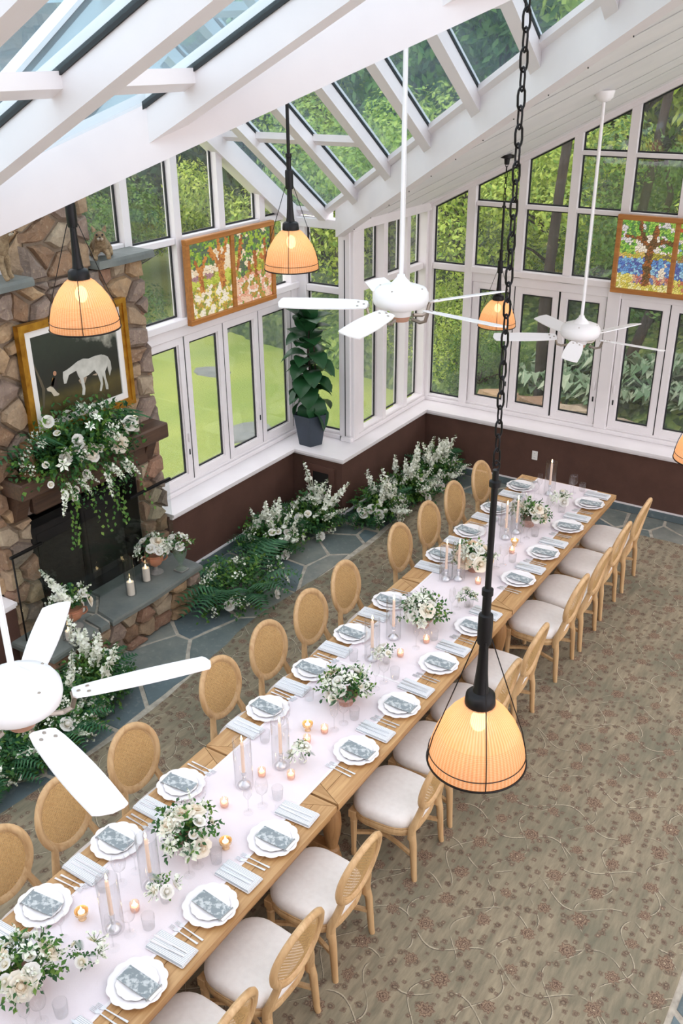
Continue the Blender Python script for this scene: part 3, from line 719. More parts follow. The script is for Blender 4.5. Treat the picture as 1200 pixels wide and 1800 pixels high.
g = G(); g.box(-6.72, -6.70, 4.62, 5.91, 0, 1.43); g.box(-6.7, -6.12, 4.615, 4.63, .37, 1.43); g.box(-6.7, -6.12, 5.90, 5.915, .37, 1.43); g.box(-6.7, -6.12, 4.62, 5.91, 1.415, 1.43); g.box(-6.7, -6.12, 4.62, 5.91, .33, .405)
fpart('firebox', g, BLACK)
for a, b in ((4.72, 5.26), (5.28, 5.80)):
    g = G(); g.box(-6.26, -6.235, a, b, .43, 1.22, .006); g.box(-6.24, -6.228, a+.05, b-.05, .5, 1.15, .004); fpart('fire_door', g, BLACK)
g = G(); g.box(-6.27, -6.225, 5.25, 5.29, .41, 1.30); g.box(-6.27, -6.225, 4.63, 5.90, 1.22, 1.30); fpart('door_frame', g, IRON)
def stones(bound, n, seed, mind, ax, d0, d1, axis, gap=.012, map_=None, jit=.012):
    rr = random.Random(seed); xs = [p[0] for p in bound]; ys = [p[1] for p in bound]; pts = []; t = 0
    while len(pts) < n and t < 6000:
        t += 1; p = (rr.uniform(min(xs), max(xs)), rr.uniform(min(ys), max(ys)))
        if all(math.hypot(p[0]-q[0], (p[1]-q[1])*ax) > mind for q in pts): pts.append(p)
    for c in cells(pts, bound, ax):
        c = inset(c, gap)
        if len(c) < 3 or area(c) < .0012: continue
        g = stone(rough(c, .07, jit*.5, rr), d0, d1+rr.uniform(-.015, .03)*(1 if d1 > d0 else -1), axis, rr, .016, .84)
        fpart('stone', g, STONE)
R4 = lambda a, b, c, d: [(a, c), (b, c), (b, d), (a, d)]
stones(R4(4.29, 6.24, 1.44, 3.30), 92, 31, .125, 1.35, -6.16, -6.07, 'x')
stones(R4(4.29, 4.63, .41, 1.44), 12, 32, .15, 1.3, -6.16, -6.065, 'x')
stones(R4(5.90, 6.24, .41, 1.44), 14, 33, .14, 1.2, -6.16, -6.065, 'x')
stones(R4(4.97, 5.66, 3.30, 5.2), 34, 34, .135, 1.35, -6.16, -6.075, 'x')
stones(R4(-6.42, -6.12, .41, 3.28), 18, 35, .16, 1.3, 4.34, 4.295, 'y')
stones(R4(-6.42, -6.10, .41, 3.28), 16, 36, .16, 1.3, 6.19, 6.235, 'y')
stones(R4(-6.60, -6.12, 3.30, 5.0), 12, 37, .17, 1.3, 5.01, 4.97, 'y')
# hearth bench
g = G(); g.box(-6.12, -5.63, 4.27, 6.07, 0, .365); fpart('hearth_core', g, MORTARD)
stones(R4(4.24, 6.10, 0.0, .365), 26, 41, .17, 1.25, -5.66, -5.585, 'x', .009)
stones(R4(-6.05, -5.60, 0.0, .365), 8, 42, .17, 1.2, 6.05, 6.10, 'y', .009)
g = G(); g.box(-6.11, -5.60, 4.27, 6.1, .365, .405); fpart('hearth_mortar', g, MORTAR)
for c in ([(-6.10, 5.16), (-5.99, 5.16), (-5.79, 4.95), (-5.55, 4.90), (-5.54, 5.45), (-5.56, 6.13), (-6.04, 6.16), (-6.10, 6.0)],
          [(-6.10, 5.14), (-6.0, 5.14), (-5.80, 4.93), (-6.10, 4.84)], [(-5.78, 4.92), (-5.56, 4.87), (-5.56, 4.77), (-5.79, 4.80)],
          [(-6.10, 4.82), (-5.81, 4.90), (-5.81, 4.78), (-5.56, 4.74), (-5.555, 4.22), (-6.10, 4.20)]):
    g = stone(rough(c, .12, .006, rnd), .372, .424, 'z', rnd, .002, .975); fpart('hearth_slate', g, SLATEH)
g = G(); g.box(-6.10, -5.835, 4.40, 6.12, 1.70, 1.845, .014); fpart('mantel', g, MANTELW)
g = G(); g.box(-6.10, -5.99, 4.62, 5.98, 1.46, 1.70, .02); fpart('lintel', g, MANTELW)
for a in (4.50, 6.0): 
    g = G(); g.prism([(-6.1, 1.46), (-6.03, 1.46), (-5.93, 1.70), (-6.1, 1.70)], a-.06, a+.06, 'y'); fpart('corbel', g, MANTELW)
for a, b in ((4.18, 4.97), (5.64, 6.32)):
    g = stone(rough(R4(-6.32, -6.0, a, b), .1, .007, rnd), 3.30, 3.365, 'z', rnd, .003, .97); fpart('ledge', g, SLATEH)
# glass fire screen standing on the hearth
sn = thing('fire_screen', 'frameless glass fire screen with black top clamps standing on hearth', 'fire screen', (-5.95, 5.22, .424))
g = G(); g.box(-.004, .004, -.93, .95, 0, .80); mk('glass_panel', g, SAND, sn)
for a, b in ((-.95, -.62), (.42, .97)):
    g = G(); g.box(-.014, .014, a, b, .79, .815, .004); mk('top_rail', g, IRON, sn)
g = G(); g.box(-.006, .006, -.935, -.925, 0, .8); mk('edge_bead', g, IRON, sn)
# framed painting
pt = thing('painting', 'gilt framed oil painting of a white horse grazing beside a seated man', 'painting', (-6.03, 5.315, 2.07))
def prect(y0, y1, z0, z1): return [(y0, z0), (y1, z0), (y1, z1), (y0, z1)]
o_, i1, i2 = prect(-.585, .585, 0, .955), prect(-.52, .52, .065, .89), prect(-.462, .462, .118, .837)
g = G(); g.ring(o_, prect(-.545, .545, .04, .915), -.02, .035, 'x'); g.ring(prect(-.55, .55, .035, .92), i1, -.02, .022, 'x'); mk('frame', g, GOLD, pt)
g = G(); g.ring(i1, i2, -.01, .008, 'x'); mk('picture_mat', g, MATW, pt)
def canvas_mat():
    m = N('painted_landscape'); v = m.coord('Object'); n1 = m.noise(v, 5, 5); n2 = m.noise(v, 16, 4)
    sp = m.n('SeparateXYZ'); m.l(v, sp.inputs[0])
    base = m.ramp(sp.outputs[2], [(.12, S(62, 52, 22)), (.28, S(84, 74, 34)), (.36, S(40, 38, 26)), (.52, S(30, 34, 26)), (.75, S(44, 52, 40))])
    sky = m.math('ADD', m.math('ADD', sp.outputs[2], m.math('MULTIPLY', sp.outputs[1], .42)), m.math('MULTIPLY', m.math('SUBTRACT', n1.outputs[0], .5), .45))
    c = m.mix(m.ramp(sky, [(.76, (0, 0, 0, 1)), (.84, (1, 1, 1, 1))]), base, S(176, 174, 158))
    c = m.mix(m.ramp(n2.outputs[0], [(.35, (0, 0, 0, 1)), (.75, (.35, .35, .35, 1))]), c, S(24, 26, 20))
    return m.done(m.bsdf(c, .45))
g = G(); g.box(-.012, -.004, -.47, .47, .11, .845); mk('canvas', g, canvas_mat(), pt)
HORSE = [(5.104, 2.553), (5.147, 2.56), (5.187, 2.571), (5.271, 2.6), (5.336, 2.608), (5.397, 2.592), (5.463, 2.598), (5.545, 2.592), (5.591, 2.568), (5.609, 2.525), (5.593, 2.473), (5.563, 2.436), (5.564, 2.378), (5.58, 2.309), (5.578, 2.27), (5.551, 2.278), (5.547, 2.357), (5.532, 2.412), (5.525, 2.389), (5.523, 2.332), (5.497, 2.277), (5.478, 2.283), (5.499, 2.349), (5.476, 2.434), (5.444, 2.48), (5.374, 2.455), (5.312, 2.447), (5.315, 2.409), (5.32, 2.351), (5.304, 2.297), (5.276, 2.305), (5.29, 2.359), (5.276, 2.445), (5.258, 2.481), (5.246, 2.527), (5.202, 2.52), (5.162, 2.513), (5.123, 2.45), (5.1, 2.453), (5.096, 2.506)]
TAIL = [(5.568, 2.584), (5.614, 2.556), (5.64, 2.505), (5.642, 2.441), (5.613, 2.384), (5.601, 2.439), (5.593, 2.517)]
TRUNK = [(4.802, 2.744), (4.827, 2.686), (4.874, 2.549), (4.898, 2.465), (4.866, 2.31), (4.85, 2.315), (4.867, 2.473), (4.831, 2.632), (4.796, 2.711)]
COAT = [(4.997, 2.533), (5.028, 2.519), (5.028, 2.47), (5.031, 2.427), (4.983, 2.453), (4.957, 2.478)]
VEST = [(4.99, 2.535), (5.014, 2.525), (4.987, 2.464), (4.963, 2.477)]
LEGS = [(4.914, 2.464), (4.956, 2.472), (4.983, 2.453), (5.012, 2.408), (5.038, 2.382), (5.021, 2.374), (4.977, 2.381), (4.955, 2.424), (4.92, 2.44)]
for nm, poly, m_ in (('painted_tail', TAIL, plain('paint_pale_grey', S(176, 174, 164), .5)), ('painted_trunk', TRUNK, plain('paint_bark', S(84, 76, 58), .5)), ('painted_coat', COAT, plain('paint_dark', S(38, 30, 26), .5)),
                    ('painted_vest', VEST, plain('paint_ochre', S(150, 108, 46), .5)), ('painted_breeches', LEGS, plain('paint_cream', S(186, 176, 156), .5)), ('painted_horse', HORSE, plain('paint_white', S(206, 204, 194), .5, c2=S(158, 156, 146), scale=6))):
    g = G(); g.prism([(a-5.275, b-2.07+.0) for a, b in poly][::-1], -.004, -.0025 if nm != 'painted_horse' else -.0015, 'x'); mk(nm, g, m_, pt)
g = G(); g.prism([(5.018-5.275+.018*math.cos(t), 2.564-2.07+.021*math.sin(t)) for t in [k*PI/4 for k in range(8)]], -.004, -.002, 'x'); mk('painted_face', g, plain('paint_skin', S(176, 128, 96), .5), pt)
# mounted wildcats on the two ledges
FUR = plain('tawny_fur', S(166, 144, 112), .95, c2=S(116, 94, 68), scale=34, bump=.8, bscale=120)
FURL = plain('pale_fur', S(196, 184, 164), .95, c2=S(150, 136, 116), scale=40, bump=.6, bscale=120)
DARK = plain('dark_features', S(28, 22, 20), .5)
def skin(name, chain, edges, m, parent, root=0):
    me = bpy.data.meshes.new(name); me.from_pydata([p for p, q in chain], edges, []); me.materials.append(m)
    o = obj(name, me, parent); o.modifiers.new('skin', 'SKIN')
    for i, (p, q) in enumerate(chain):
        sv = me.skin_vertices[0].data[i]; sv.radius = (q, q) if not isinstance(q, tuple) else q; sv.use_root = (i == root)
    o.modifiers['skin'].use_smooth_shade = True
    s = o.modifiers.new('sub', 'SUBSURF'); s.levels = 1; s.render_levels = 2; return o
def cat(loc, rot, pose, label, scale):
    t = thing('mounted_wildcat', label, 'wildcat mount', loc, rot); t.scale = [scale]*3
    if pose == 'crouch':
        ch = [((-.10, 0, .10), .062), ((0, 0, .12), .062), ((.10, 0, .13), .052), ((.155, 0, .175), .042), ((.185, 0, .205), .05), ((.225, 0, .195), .03),
              ((.11, .05, .05), .022), ((.14, .055, .012), .02), ((.11, -.05, .05), .022), ((.16, -.05, .012), .02), ((-.10, .065, .05), .035), ((-.03, .075, .014), .02), ((-.10, -.065, .05), .035), ((-.03, -.075, .014), .02), ((-.17, .03, .07), .018), ((-.20, .08, .04), .014)]
        ed = [(0, 1), (1, 2), (2, 3), (3, 4), (4, 5), (2, 6), (6, 7), (2, 8), (8, 9), (0, 10), (10, 11), (0, 12), (12, 13), (0, 14), (14, 15)]; hd = Vector((.185, 0, .205))
    else:
        ch = [((-.20, 0, .27), .07), ((-.06, 0, .28), .068), ((.08, 0, .28), .064), ((.13, 0, .35), .045), ((.16, -.01, .405), .052), ((.20, -.02, .395), .03),
              ((.10, .045, .18), .03), ((.10, .05, .06), .022), ((.125, .05, .016), .024), ((.09, -.045, .18), .03), ((.12, -.05, .06), .022), ((.145, -.05, .016), .024),
              ((-.20, .055, .18), .042), ((-.245, .06, .09), .024), ((-.215, .06, .016), .023), ((-.20, -.055, .18), .042), ((-.225, -.06, .09), .024), ((-.195, -.06, .016), .023), ((-.28, 0, .28), .02), ((-.32, 0, .23), .016)]
        ed = [(0, 1), (1, 2), (2, 3), (3, 4), (4, 5), (2, 6), (6, 7), (7, 8), (2, 9), (9, 10), (10, 11), (0, 12), (12, 13), (13, 14), (0, 15), (15, 16), (16, 17), (0, 18), (18, 19)]; hd = Vector((.16, -.01, .405))
    skin('body', ch, ed, FUR, t, 1)
    for s in (-1, 1):
        g = G(); g.lathe([(.020, 0), (.014, .022), (.002, .048)], 8, Matrix.Translation(hd+Vector((-.012, s*.036, .03))) @ Matrix.Rotation(-s*.35, 4, 'X')); mk('ear', g, FUR, t, 60)
        g = G(); g.ball(hd+Vector((.046, s*.022, .012)), .0095, 6, 4); mk('eye', g, DARK, t, 60)
        g = G(); g.ball(hd+Vector((.046, s*.013, -.020)), (.017, .013, .012), 8, 5); mk('cheek', g, FURL, t, 60)
    g = G(); g.ball(hd+Vector((.069, 0, -.002)), (.007, .009, .006), 6, 4); mk('nose', g, DARK, t, 60)
    return t
cat((-6.12, 5.80, 3.363), -.75, 'crouch', 'small crouching wildcat mount on the right chimney ledge', 1.05)
cat((-6.14, 4.72, 3.363), -.2+.55, 'stand', 'standing wildcat mount on the left chimney ledge', .92)
# carved ornament at the left end of the mantel
cv = thing('carved_ornament', 'brown carved wooden ornament on the left end of the mantel', 'ornament', (-5.95, 4.60, 1.845))
CARVE = wood('carved_wood', S(88, 58, 34), S(128, 90, 54), 2, .55, .05)
g = G(); g.lathe([(.075, 0), (.082, .015), (.07, .03), (.058, .05), (.062, .09), (.055, .15), (.05, .20), (.056, .25), (.045, .28), (.0, .285)], 12, wave=lambda a, r: 1+.08*math.cos(3*a)); mk('body', g, CARVE, cv, 40)
g = G(); g.ball((.05, 0, .02), (.06, .045, .022), 10, 5); g.ball((.0, -.06, .018), (.045, .04, .02), 8, 5); mk('foot', g, CARVE, cv, 60)
# ================================================================ TABLE, CHAIRS, PLACE SETTINGS
OAK = wood('oak_plank', S(168, 124, 76), S(206, 166, 116), 1, .5, .16)
OAKX = wood('oak_plank_cross', S(168, 124, 76), S(206, 166, 116), 0, .5, .16)
OAKL = wood('oak_turned', S(150, 108, 66), S(182, 140, 94), 2, .5, .1)
CHW = wood('chair_oak', S(184, 144, 98), S(214, 180, 134), 2, .5, .10)
SEAT = plain('seat_linen', S(246, 240, 235), .9, c2=S(240, 233, 228), scale=30, bump=.2, bscale=260)
CANE = plain('cane', S(214, 176, 118), .6, c2=S(194, 154, 98), scale=60)
RUNNER = plain('runner_linen', S(238, 228, 232), .9, c2=S(232, 221, 226), scale=3, bump=.15, bscale=220)
HEM = plain('runner_hem', S(240, 234, 236), .9)
CHINA = plain('white_china', S(246, 242, 243), .22)
SILVER = plain('polished_silver', S(226, 226, 230), .28, .75)
CARDW = plain('card_stock', S(244, 242, 240), .7)
ORD = ['first', 'second', 'third', 'fourth', 'fifth', 'sixth', 'seventh', 'eighth', 'ninth', 'tenth', 'eleventh', 'twelfth']
SIDE = {'L': 'fireplace side', 'R': 'carpet side'}
TX = -2.975; HW = .525
def table(y0, y1, label, k):
    t = thing('farm_table', label, 'table', (TX, (y0+y1)/2, 0), 0, 'farm tables in a row'); L = (y1-y0)/2-.004; m = .26
    def top(poly, mt):
        g = G(); q = inset(poly, .0018); g.prism(q, .718, .76); mk('plank', g, mt, t)
    n = 8; w = 2*HW/n
    for i in range(n):      # long boards, cut to a mitre at both ends
        a, b = -HW+i*w, -HW+(i+1)*w
        def e(x): return L-m*(1-abs(x)/HW)*1.0 if abs(x) > HW*.35 else L-m*.65
        top([(a, -e(a)), (b, -e(b)), (b, e(b)), (a, e(a))], OAK)
    for s in (-1, 1):       # end boards between the mitres
        p = [(-HW, s*L), (HW, s*L), (HW*.35, s*(L-m*.65)), (-HW*.35, s*(L-m*.65))]
        for a, b in ((-1, -.33), (-.33, .33), (.33, 1)):
            q = clip(clip(p, 1, 0, b*HW), -1, 0, -a*HW); top(q, OAKX)
    g = G(); g.box(-HW+.03, HW-.03, -L+.03, L-.03, .66, .717); mk('apron', g, OAKL, t)
    leg = G(); leg.box(-.055, .055, -.055, .055, .56, .665, .006)
    leg.lathe([(.05, .555), (.062, .54), (.058, .515), (.038, .50), (.042, .485), (.062, .43), (.066, .36), (.056, .27), (.04, .19), (.036, .16), (.05, .145), (.05, .125), (.04, .115), (.058, .09), (.066, .06), (.06, .03), (.05, 0)], 14)
    lm = leg.mesh('leg', OAKL, 35)
    for sx in (-.34, .34):
        for sy in (-1, 1): obj('leg', lm, t, (sx, sy*(L-.20), 0))
    g = G(); g.box(-.045, .045, -L+.25, L-.25, .10, .17, .006); mk('stretcher', g, OAKL, t)
    for s in (-1, 1): g = G(); g.box(-.34, .34, s*(L-.20)-.04, s*(L-.20)+.04, .095, .165, .006); mk('foot_rail', g, OAKL, t)
    return t
table(6.395, 9.08, 'oak farm table section at the far end by the tall windows', 0)
table(3.74, 6.39, 'oak farm table section in the middle of the long row', 1)
table(1.085, 3.735, 'oak farm table section nearest the camera at lower left', 2)
def cloth(name, x0, x1, y0, y1, label):
    g = G(); nx, ny = 14, 120; vs = []; fs = []
    for i in range(nx+1):
        for j in range(ny+1):
            x = x0+(x1-x0)*i/nx; y = y0+(y1-y0)*j/ny
            vs.append((x-TX, y, .7625+.0012*noise.noise(Vector((x*6, y*3, 1)))+.0012))
    for i in range(nx):
        for j in range(ny): fs.append((i*(ny+1)+j, (i+1)*(ny+1)+j, (i+1)*(ny+1)+j+1, i*(ny+1)+j+1))
    g.add(vs, fs); o = thing(name, label, 'table runner', (TX, 0, 0)); mk('cloth', g, RUNNER, o, 180)
    g = G()
    for s in (x0, x1-.018): g.box(s-TX, s-TX+.018, y0, y1, .7625, .7662)
    for yy in (5.02, ): g.box(x0-TX, x1-TX, yy, yy+.02, .7640, .7664)
    mk('hem', g, HEM, o); return o
cloth('table_runner', -3.31, -2.65, 1.09, 9.06, 'pale blush linen runner down the middle of the long table')

# ---- cane back dining chair
def chair_proto():
    t = thing('dining_chair', '', 'chair', (0, 0, 0), 0, 'oval cane back dining chairs')
    out = []
    for k in range(32):     # seat outline, front toward +x
        a = 2*PI*k/32; c, s = math.cos(a), math.sin(a)
        x = .24*math.copysign(abs(c)**.62, c); y = math.copysign(abs(s)**.62, s)*(.235+.085*(x+.24)*.5)
        if abs(c) > .2 and c > 0: x += .012*math.cos(y*9)
        out.append((x, y))
    def rings(zs):
        g = G(); n = len(out); vs = []; fs = []
        for sc_, z in zs: vs += [(x*sc_+.004, y*sc_, z) for x, y in out]
        for j in range(len(zs)-1):
            for i in range(n): k = (i+1) % n; fs.append((j*n+i, j*n+k, (j+1)*n+k, (j+1)*n+i))
        fs += [tuple(range(n))[::-1], tuple(range((len(zs)-1)*n, len(zs)*n))]; g.add(vs, fs); return g
    mk('seat', rings([(.95, .405), (.99, .415), (1.0, .44), (.985, .465), (.94, .484), (.85, .496), (.6, .505), (.25, .509)]), SEAT, t, 60)
    mk('seat_frame', rings([(.95, .345), (.985, .348), (.99, .365), (1.01, .372), (1.01, .39), (.995, .397), (1.0, .408), (.96, .412)]), CHW, t, 30)
    leg = G().lathe([(.014, 0), (.018, .012), (.02, .05), (.017, .06), (.024, .30), (.027, .315), (.022, .325), (.028, .335), (.028, .345)], 12, wave=lambda a, r: 1+.05*math.cos(6*a))
    leg.box(-.028, .028, -.028, .028, .343, .405, .004); lm = leg.mesh('leg', CHW, 35)
    for s in (-1, 1): obj('leg', lm, t, (.198, s*.205, 0))
    # oval back, leaning away from the table
    cz, ay, bz = .748, .20, .214
    def B(y, h): return (-.232-(h-.46)*.20-.02*(1-(y/.22)**2), y, h)
    N_ = 40; g = G()
    g.tube([B(ay*math.sin(2*PI*k/N_), cz+bz*math.cos(2*PI*k/N_)) for k in range(N_)], .0225, 8, closed=True, sq=(.9, 1.05)); mk('back_frame', g, CHW, t, 50)
    g = G(); g.tube([B(ay*.90*math.sin(2*PI*k/N_), cz+bz*.915*math.cos(2*PI*k/N_)) for k in range(N_)], .0105, 5, closed=True); mk('back_bead', g, CHW, t, 50)
    for s in (-1, 1):
        g = G(); g.tube([(-.262, s*.205, 0), (-.255, s*.202, .05), (-.24, s*.197, .30), (-.225, s*.19, .38)], [.017, .02, .024, .027], 10)
        g.tube([(-.222, s*.19, .34), (-.226, s*.188, .42), B(s*.165, .50), B(s*.140, .575), B(s*.158, .635), B(s*.18, .68)], [.028, .028, .024, .022, .020, .014], 8); mk('rear_leg', g, CHW, t, 45)
        g = G(); g.tube([(.19, s*.195, .20), (.10, s*.15, .205), (0, s*.125, .21), (-.10, s*.145, .205), (-.235, s*.19, .20)], .016, 4); mk('stretcher', g, CHW, t, 40)
    g = G(); g.tube([(-.01, -.125, .208), (-.01, .125, .208)], .015, 4); mk('stretcher', g, CHW, t)
    # woven cane: four sets of strips with open eyelets between them
    g = G(); A, H_ = ay*.93, bz*.93
    def strip(p, q, w, off):
        (y0, h0), (y1, h1) = p, q; d = math.hypot(y1-y0, h1-h0); nx, ny = -(h1-h0)/d*w/2, (y1-y0)/d*w/2; n = 3; vs = []
        for k in range(n+1):
            f = k/n; y = y0+(y1-y0)*f; h = h0+(h1-h0)*f
            for s in (-1, 1):
                P_ = B(y+s*nx, cz+h+s*ny); vs.append((P_[0]+off, P_[1], P_[2]))
        g.add(vs, [(2*k, 2*k+1, 2*k+3, 2*k+2) for k in range(n)])
    def fill(dx, dy, pitch, w, off):
        nx, ny = -dy, dx; c = -.3
        while c < .3:
            # line c*n + s*d inside the ellipse
            px, py = nx*c, ny*c; qa = (dx/A)**2+(dy/H_)**2; qb = 2*(px*dx/A**2+py*dy/H_**2); qc = (px/A)**2+(py/H_)**2-1; D = qb*qb-4*qa*qc
            if D > 0:
                s0, s1 = (-qb-D**.5)/2/qa, (-qb+D**.5)/2/qa
                if s1-s0 > .02: strip((px+dx*s0, py+dy*s0), (px+dx*s1, py+dy*s1), w, off)
            c += pitch
    fill(1, 0, .0125, .0062, 0); fill(0, 1, .0125, .0062, .0012); q = .7071; fill(q, q, .0177, .0042, .0024); fill(q, -q, .0177, .0042, .0034)
    mk('cane_panel', g, CANE, t)
    return t
CH = chair_proto(); first = [True]
def put_chair(x, y, rz, label):
    if first[0]: first[0] = False; CH.location = (x, y, 0); CH.rotation_euler = (0, 0, rz); CH['label'] = label
    else: dup(CH, (x, y, 0), rz, label)
YR = [8.69, 8.08, 7.45, 6.88, 5.98, 5.38, 4.78, 4.21, 3.29, 2.72, 2.16, 1.58]; YL = [8.73, 8.09, 7.49, 6.92, 5.97, 5.38, 4.81, 4.26, 3.35, 2.79, 2.24, 1.66]
cj = random.Random(12)
CYR = [8.66, 8.05, 7.44, 6.88, 5.97, 5.42, 4.86, 4.30, 3.40, 2.78, 2.21, 1.62]; CYL = [8.66, 8.04, 7.47, 6.91, 6.02, 5.45, 4.88, 4.31, 3.40, 2.82, 2.32, 1.70]
for i in range(12):
    put_chair(-2.375+cj.uniform(-.01, .012), CYR[i], PI+cj.uniform(-.03, .03), f'oval cane back chair, {ORD[i]} from the far end on the {SIDE["R"]}')
    put_chair(-3.495-(.035 if i > 3 else 0)+cj.uniform(-.01, .01), CYL[i], cj.uniform(-.03, .03), f'oval cane back chair, {ORD[i]} from the far end on the {SIDE["L"]}')

# ---- one place setting of each kind, then all of them
def scal(n, amp): return lambda a, r: 1+amp*abs(math.cos(n*a/2))*(r/.15)**2-amp*.5
PM = G().lathe([(.0, .004), (.07, .004), (.078, .006), (.095, .006), (.10, .011), (.128, .016), (.146, .021), (.149, .0195), (.128, .012), (.1, .006), (.08, 0), (.0, 0)][::-1], 72, wave=scal(12, .06), cap=False).mesh('charger_plate', CHINA, 50)
PS = G().lathe([(.0, .006), (.055, .006), (.065, .009), (.085, .012), (.104, .017), (.107, .0155), (.085, .008), (.06, 0), (.0, 0)][::-1], 72, wave=scal(12, .09), cap=False).mesh('salad_plate', CHINA, 50)
def toile():
    m = N('toile_card'); v = m.coord('Object'); n1 = m.noise(v, 38, 5, .65, .6); n2 = m.noise(v, 9, 2)
    f = m.ramp(m.math('ADD', n1.outputs[0], m.math('MULTIPLY', n2.outputs[0], .35)), [(.58, (0, 0, 0, 1)), (.70, (1, 1, 1, 1))])
    return m.done(m.bsdf(m.mix(f, S(200, 205, 206), S(138, 148, 152)), .7))
TOILE = toile()
def striped():
    m = N('striped_napkin'); v = m.coord('Object'); sp = m.n('SeparateXYZ'); m.l(v, sp.inputs[0])
    s = m.math('GREATER_THAN', m.math('SINE', m.math('MULTIPLY', sp.outputs[1], 760)), .1)
    return m.done(m.bsdf(m.mix(s, S(240, 239, 240), S(186, 192, 198)), .9))
NAPK = striped()
def knife_mesh():
    g = G(); g.box(-.10, -.005, -.006, .006, 0, .005, .002); g.prism([(-.005, -.005), (.10, -.008), (.125, .0), (.11, .006), (-.005, .006)], .0015, .0035); return g.mesh('knife', SILVER)
def fork_mesh():
    g = G(); g.prism([(-.10, -.006), (-.02, -.0035), (.04, -.003), (.04, .003), (-.02, .0035), (-.10, .006)], 0, .0035)
    g.prism([(.04, -.003), (.05, -.011), (.065, -.012), (.065, .012), (.05, .011), (.04, .003)], .001, .004)
    for k in range(4): y = -.0105+k*.007; g.prism([(.065, y-.0017), (.098, y-.0012), (.098, y+.0012), (.065, y+.0017)], .001, .0035)
    return g.mesh('fork', SILVER)
KM, FM = knife_mesh(), fork_mesh()
NM = G(); NM.box(-.125, .125, -.065, .065, 0, .012, .005); NM.box(-.122, .122, -.060, .062, .012, .022, .005); NM = NM.mesh('napkin', NAPK)
GLW = glassy('wine_glass', (.97, .97, .97, 1), .09)
WG = G().lathe([(.034, 0), (.034, .002), (.006, .006), (.0035, .012), (.0035, .085), (.012, .095), (.034, .12), (.041, .15), (.038, .185), (.033, .205)], 20, cap=False).mesh('wine_glass', GLW, 60)
FG = G().lathe([(.032, 0), (.032, .002), (.006, .006), (.0035, .012), (.0035, .10), (.010, .11), (.026, .14), (.029, .175), (.024, .225), (.022, .235)], 20, cap=False).mesh('wine_glass', GLW, 60)
TG = G().lathe([(.0, .004), (.031, .004), (.034, .05), (.036, .09), (.0345, .09), (.033, .05), (.030, .007), (0, .007)], 20, cap=False).mesh('water_tumbler', GLW, 60)
sj = random.Random(5)
def single(name, me, pos, rz, label, cat, group): return tag(obj(name, me, None, pos, (0, 0, rz)), label, cat, group)
def setting(side, i, y):
    where = f'{ORD[i]} from the far end on the {SIDE[side]}'; rz0 = 0 if side == 'L' else PI
    ex = -3.37 if side == 'L' else -2.61; sg = 1 if side == 'L' else -1; rz = rz0+sj.uniform(-.05, .05)
    def at(a, b, z): return (ex+sg*a, y+sg*b, z)
    zt = .7668
    single('charger_plate', PM, at(0, 0, zt), sj.uniform(0, 6), f'white scalloped charger plate, {where}', 'plate', 'charger plates')
    single('salad_plate', PS, at(0, 0, zt+.0065), sj.uniform(0, 6), f'small white scalloped plate on a charger, {where}', 'plate', 'salad plates')
    t = thing('menu_card', f'grey floral menu card, {where}', 'menu card', at(-.005, 0, zt+.025), rz+sj.uniform(-.12, .12), 'menu cards')
    g = G(); g.box(-.108, .10, -.047, .047, 0, .003); 
    if not hasattr(setting, 'm'):
        setting.m = g.mesh('card', TOILE); g = G(); g.box(-.128, -.06, -.041, .041, -.002, 0); setting.s = g.mesh('paper_slip', CARDW)
        g = G(); g.box(-.112, -.106, -.055, .055, -.001, .0035); setting.r = g.mesh('ribbon', plain('grey_ribbon', S(150, 152, 150), .6))
    for nm, me in (('card', setting.m), ('paper_slip', setting.s), ('ribbon', setting.r)): obj(nm, me, t)
    single('napkin', NM, at(-.005+sj.uniform(-.01, .01), -.245, .7665 if 0 else .766), rz, f'folded striped linen napkin under knives, {where}', 'napkin', 'folded napkins')
    for k, nm in enumerate(('inner', 'outer')):
        single('knife', KM, at(.0, -.225-.03*k, .7885), rz+sj.uniform(-.06, .06), f'{nm} silver knife on a napkin, {where}', 'knife', 'knives')
        single('fork', FM, at(-.005+.01*k, .18+.033*k, .7667), rz+sj.uniform(-.04, .04), f'{nm} silver fork beside a plate, {where}', 'fork', 'forks')
    gl = [(WG, .235, -.20, 'round wine glass'), (FG, .25, -.10, 'slender wine glass'), (TG, .185, -.285, 'clear water tumbler')]
    for me, a, b, nm in gl:
        a += sj.uniform(-.015, .015); b += sj.uniform(-.02, .02)
        single('water_tumbler' if me is TG else 'wine_glass', me, at(a, b, .7664), 0, f'{nm} on the runner, {where}', 'glass', nm+'s')
for i in range(12): setting('R', i, YR[i]); setting('L', i, YL[i])
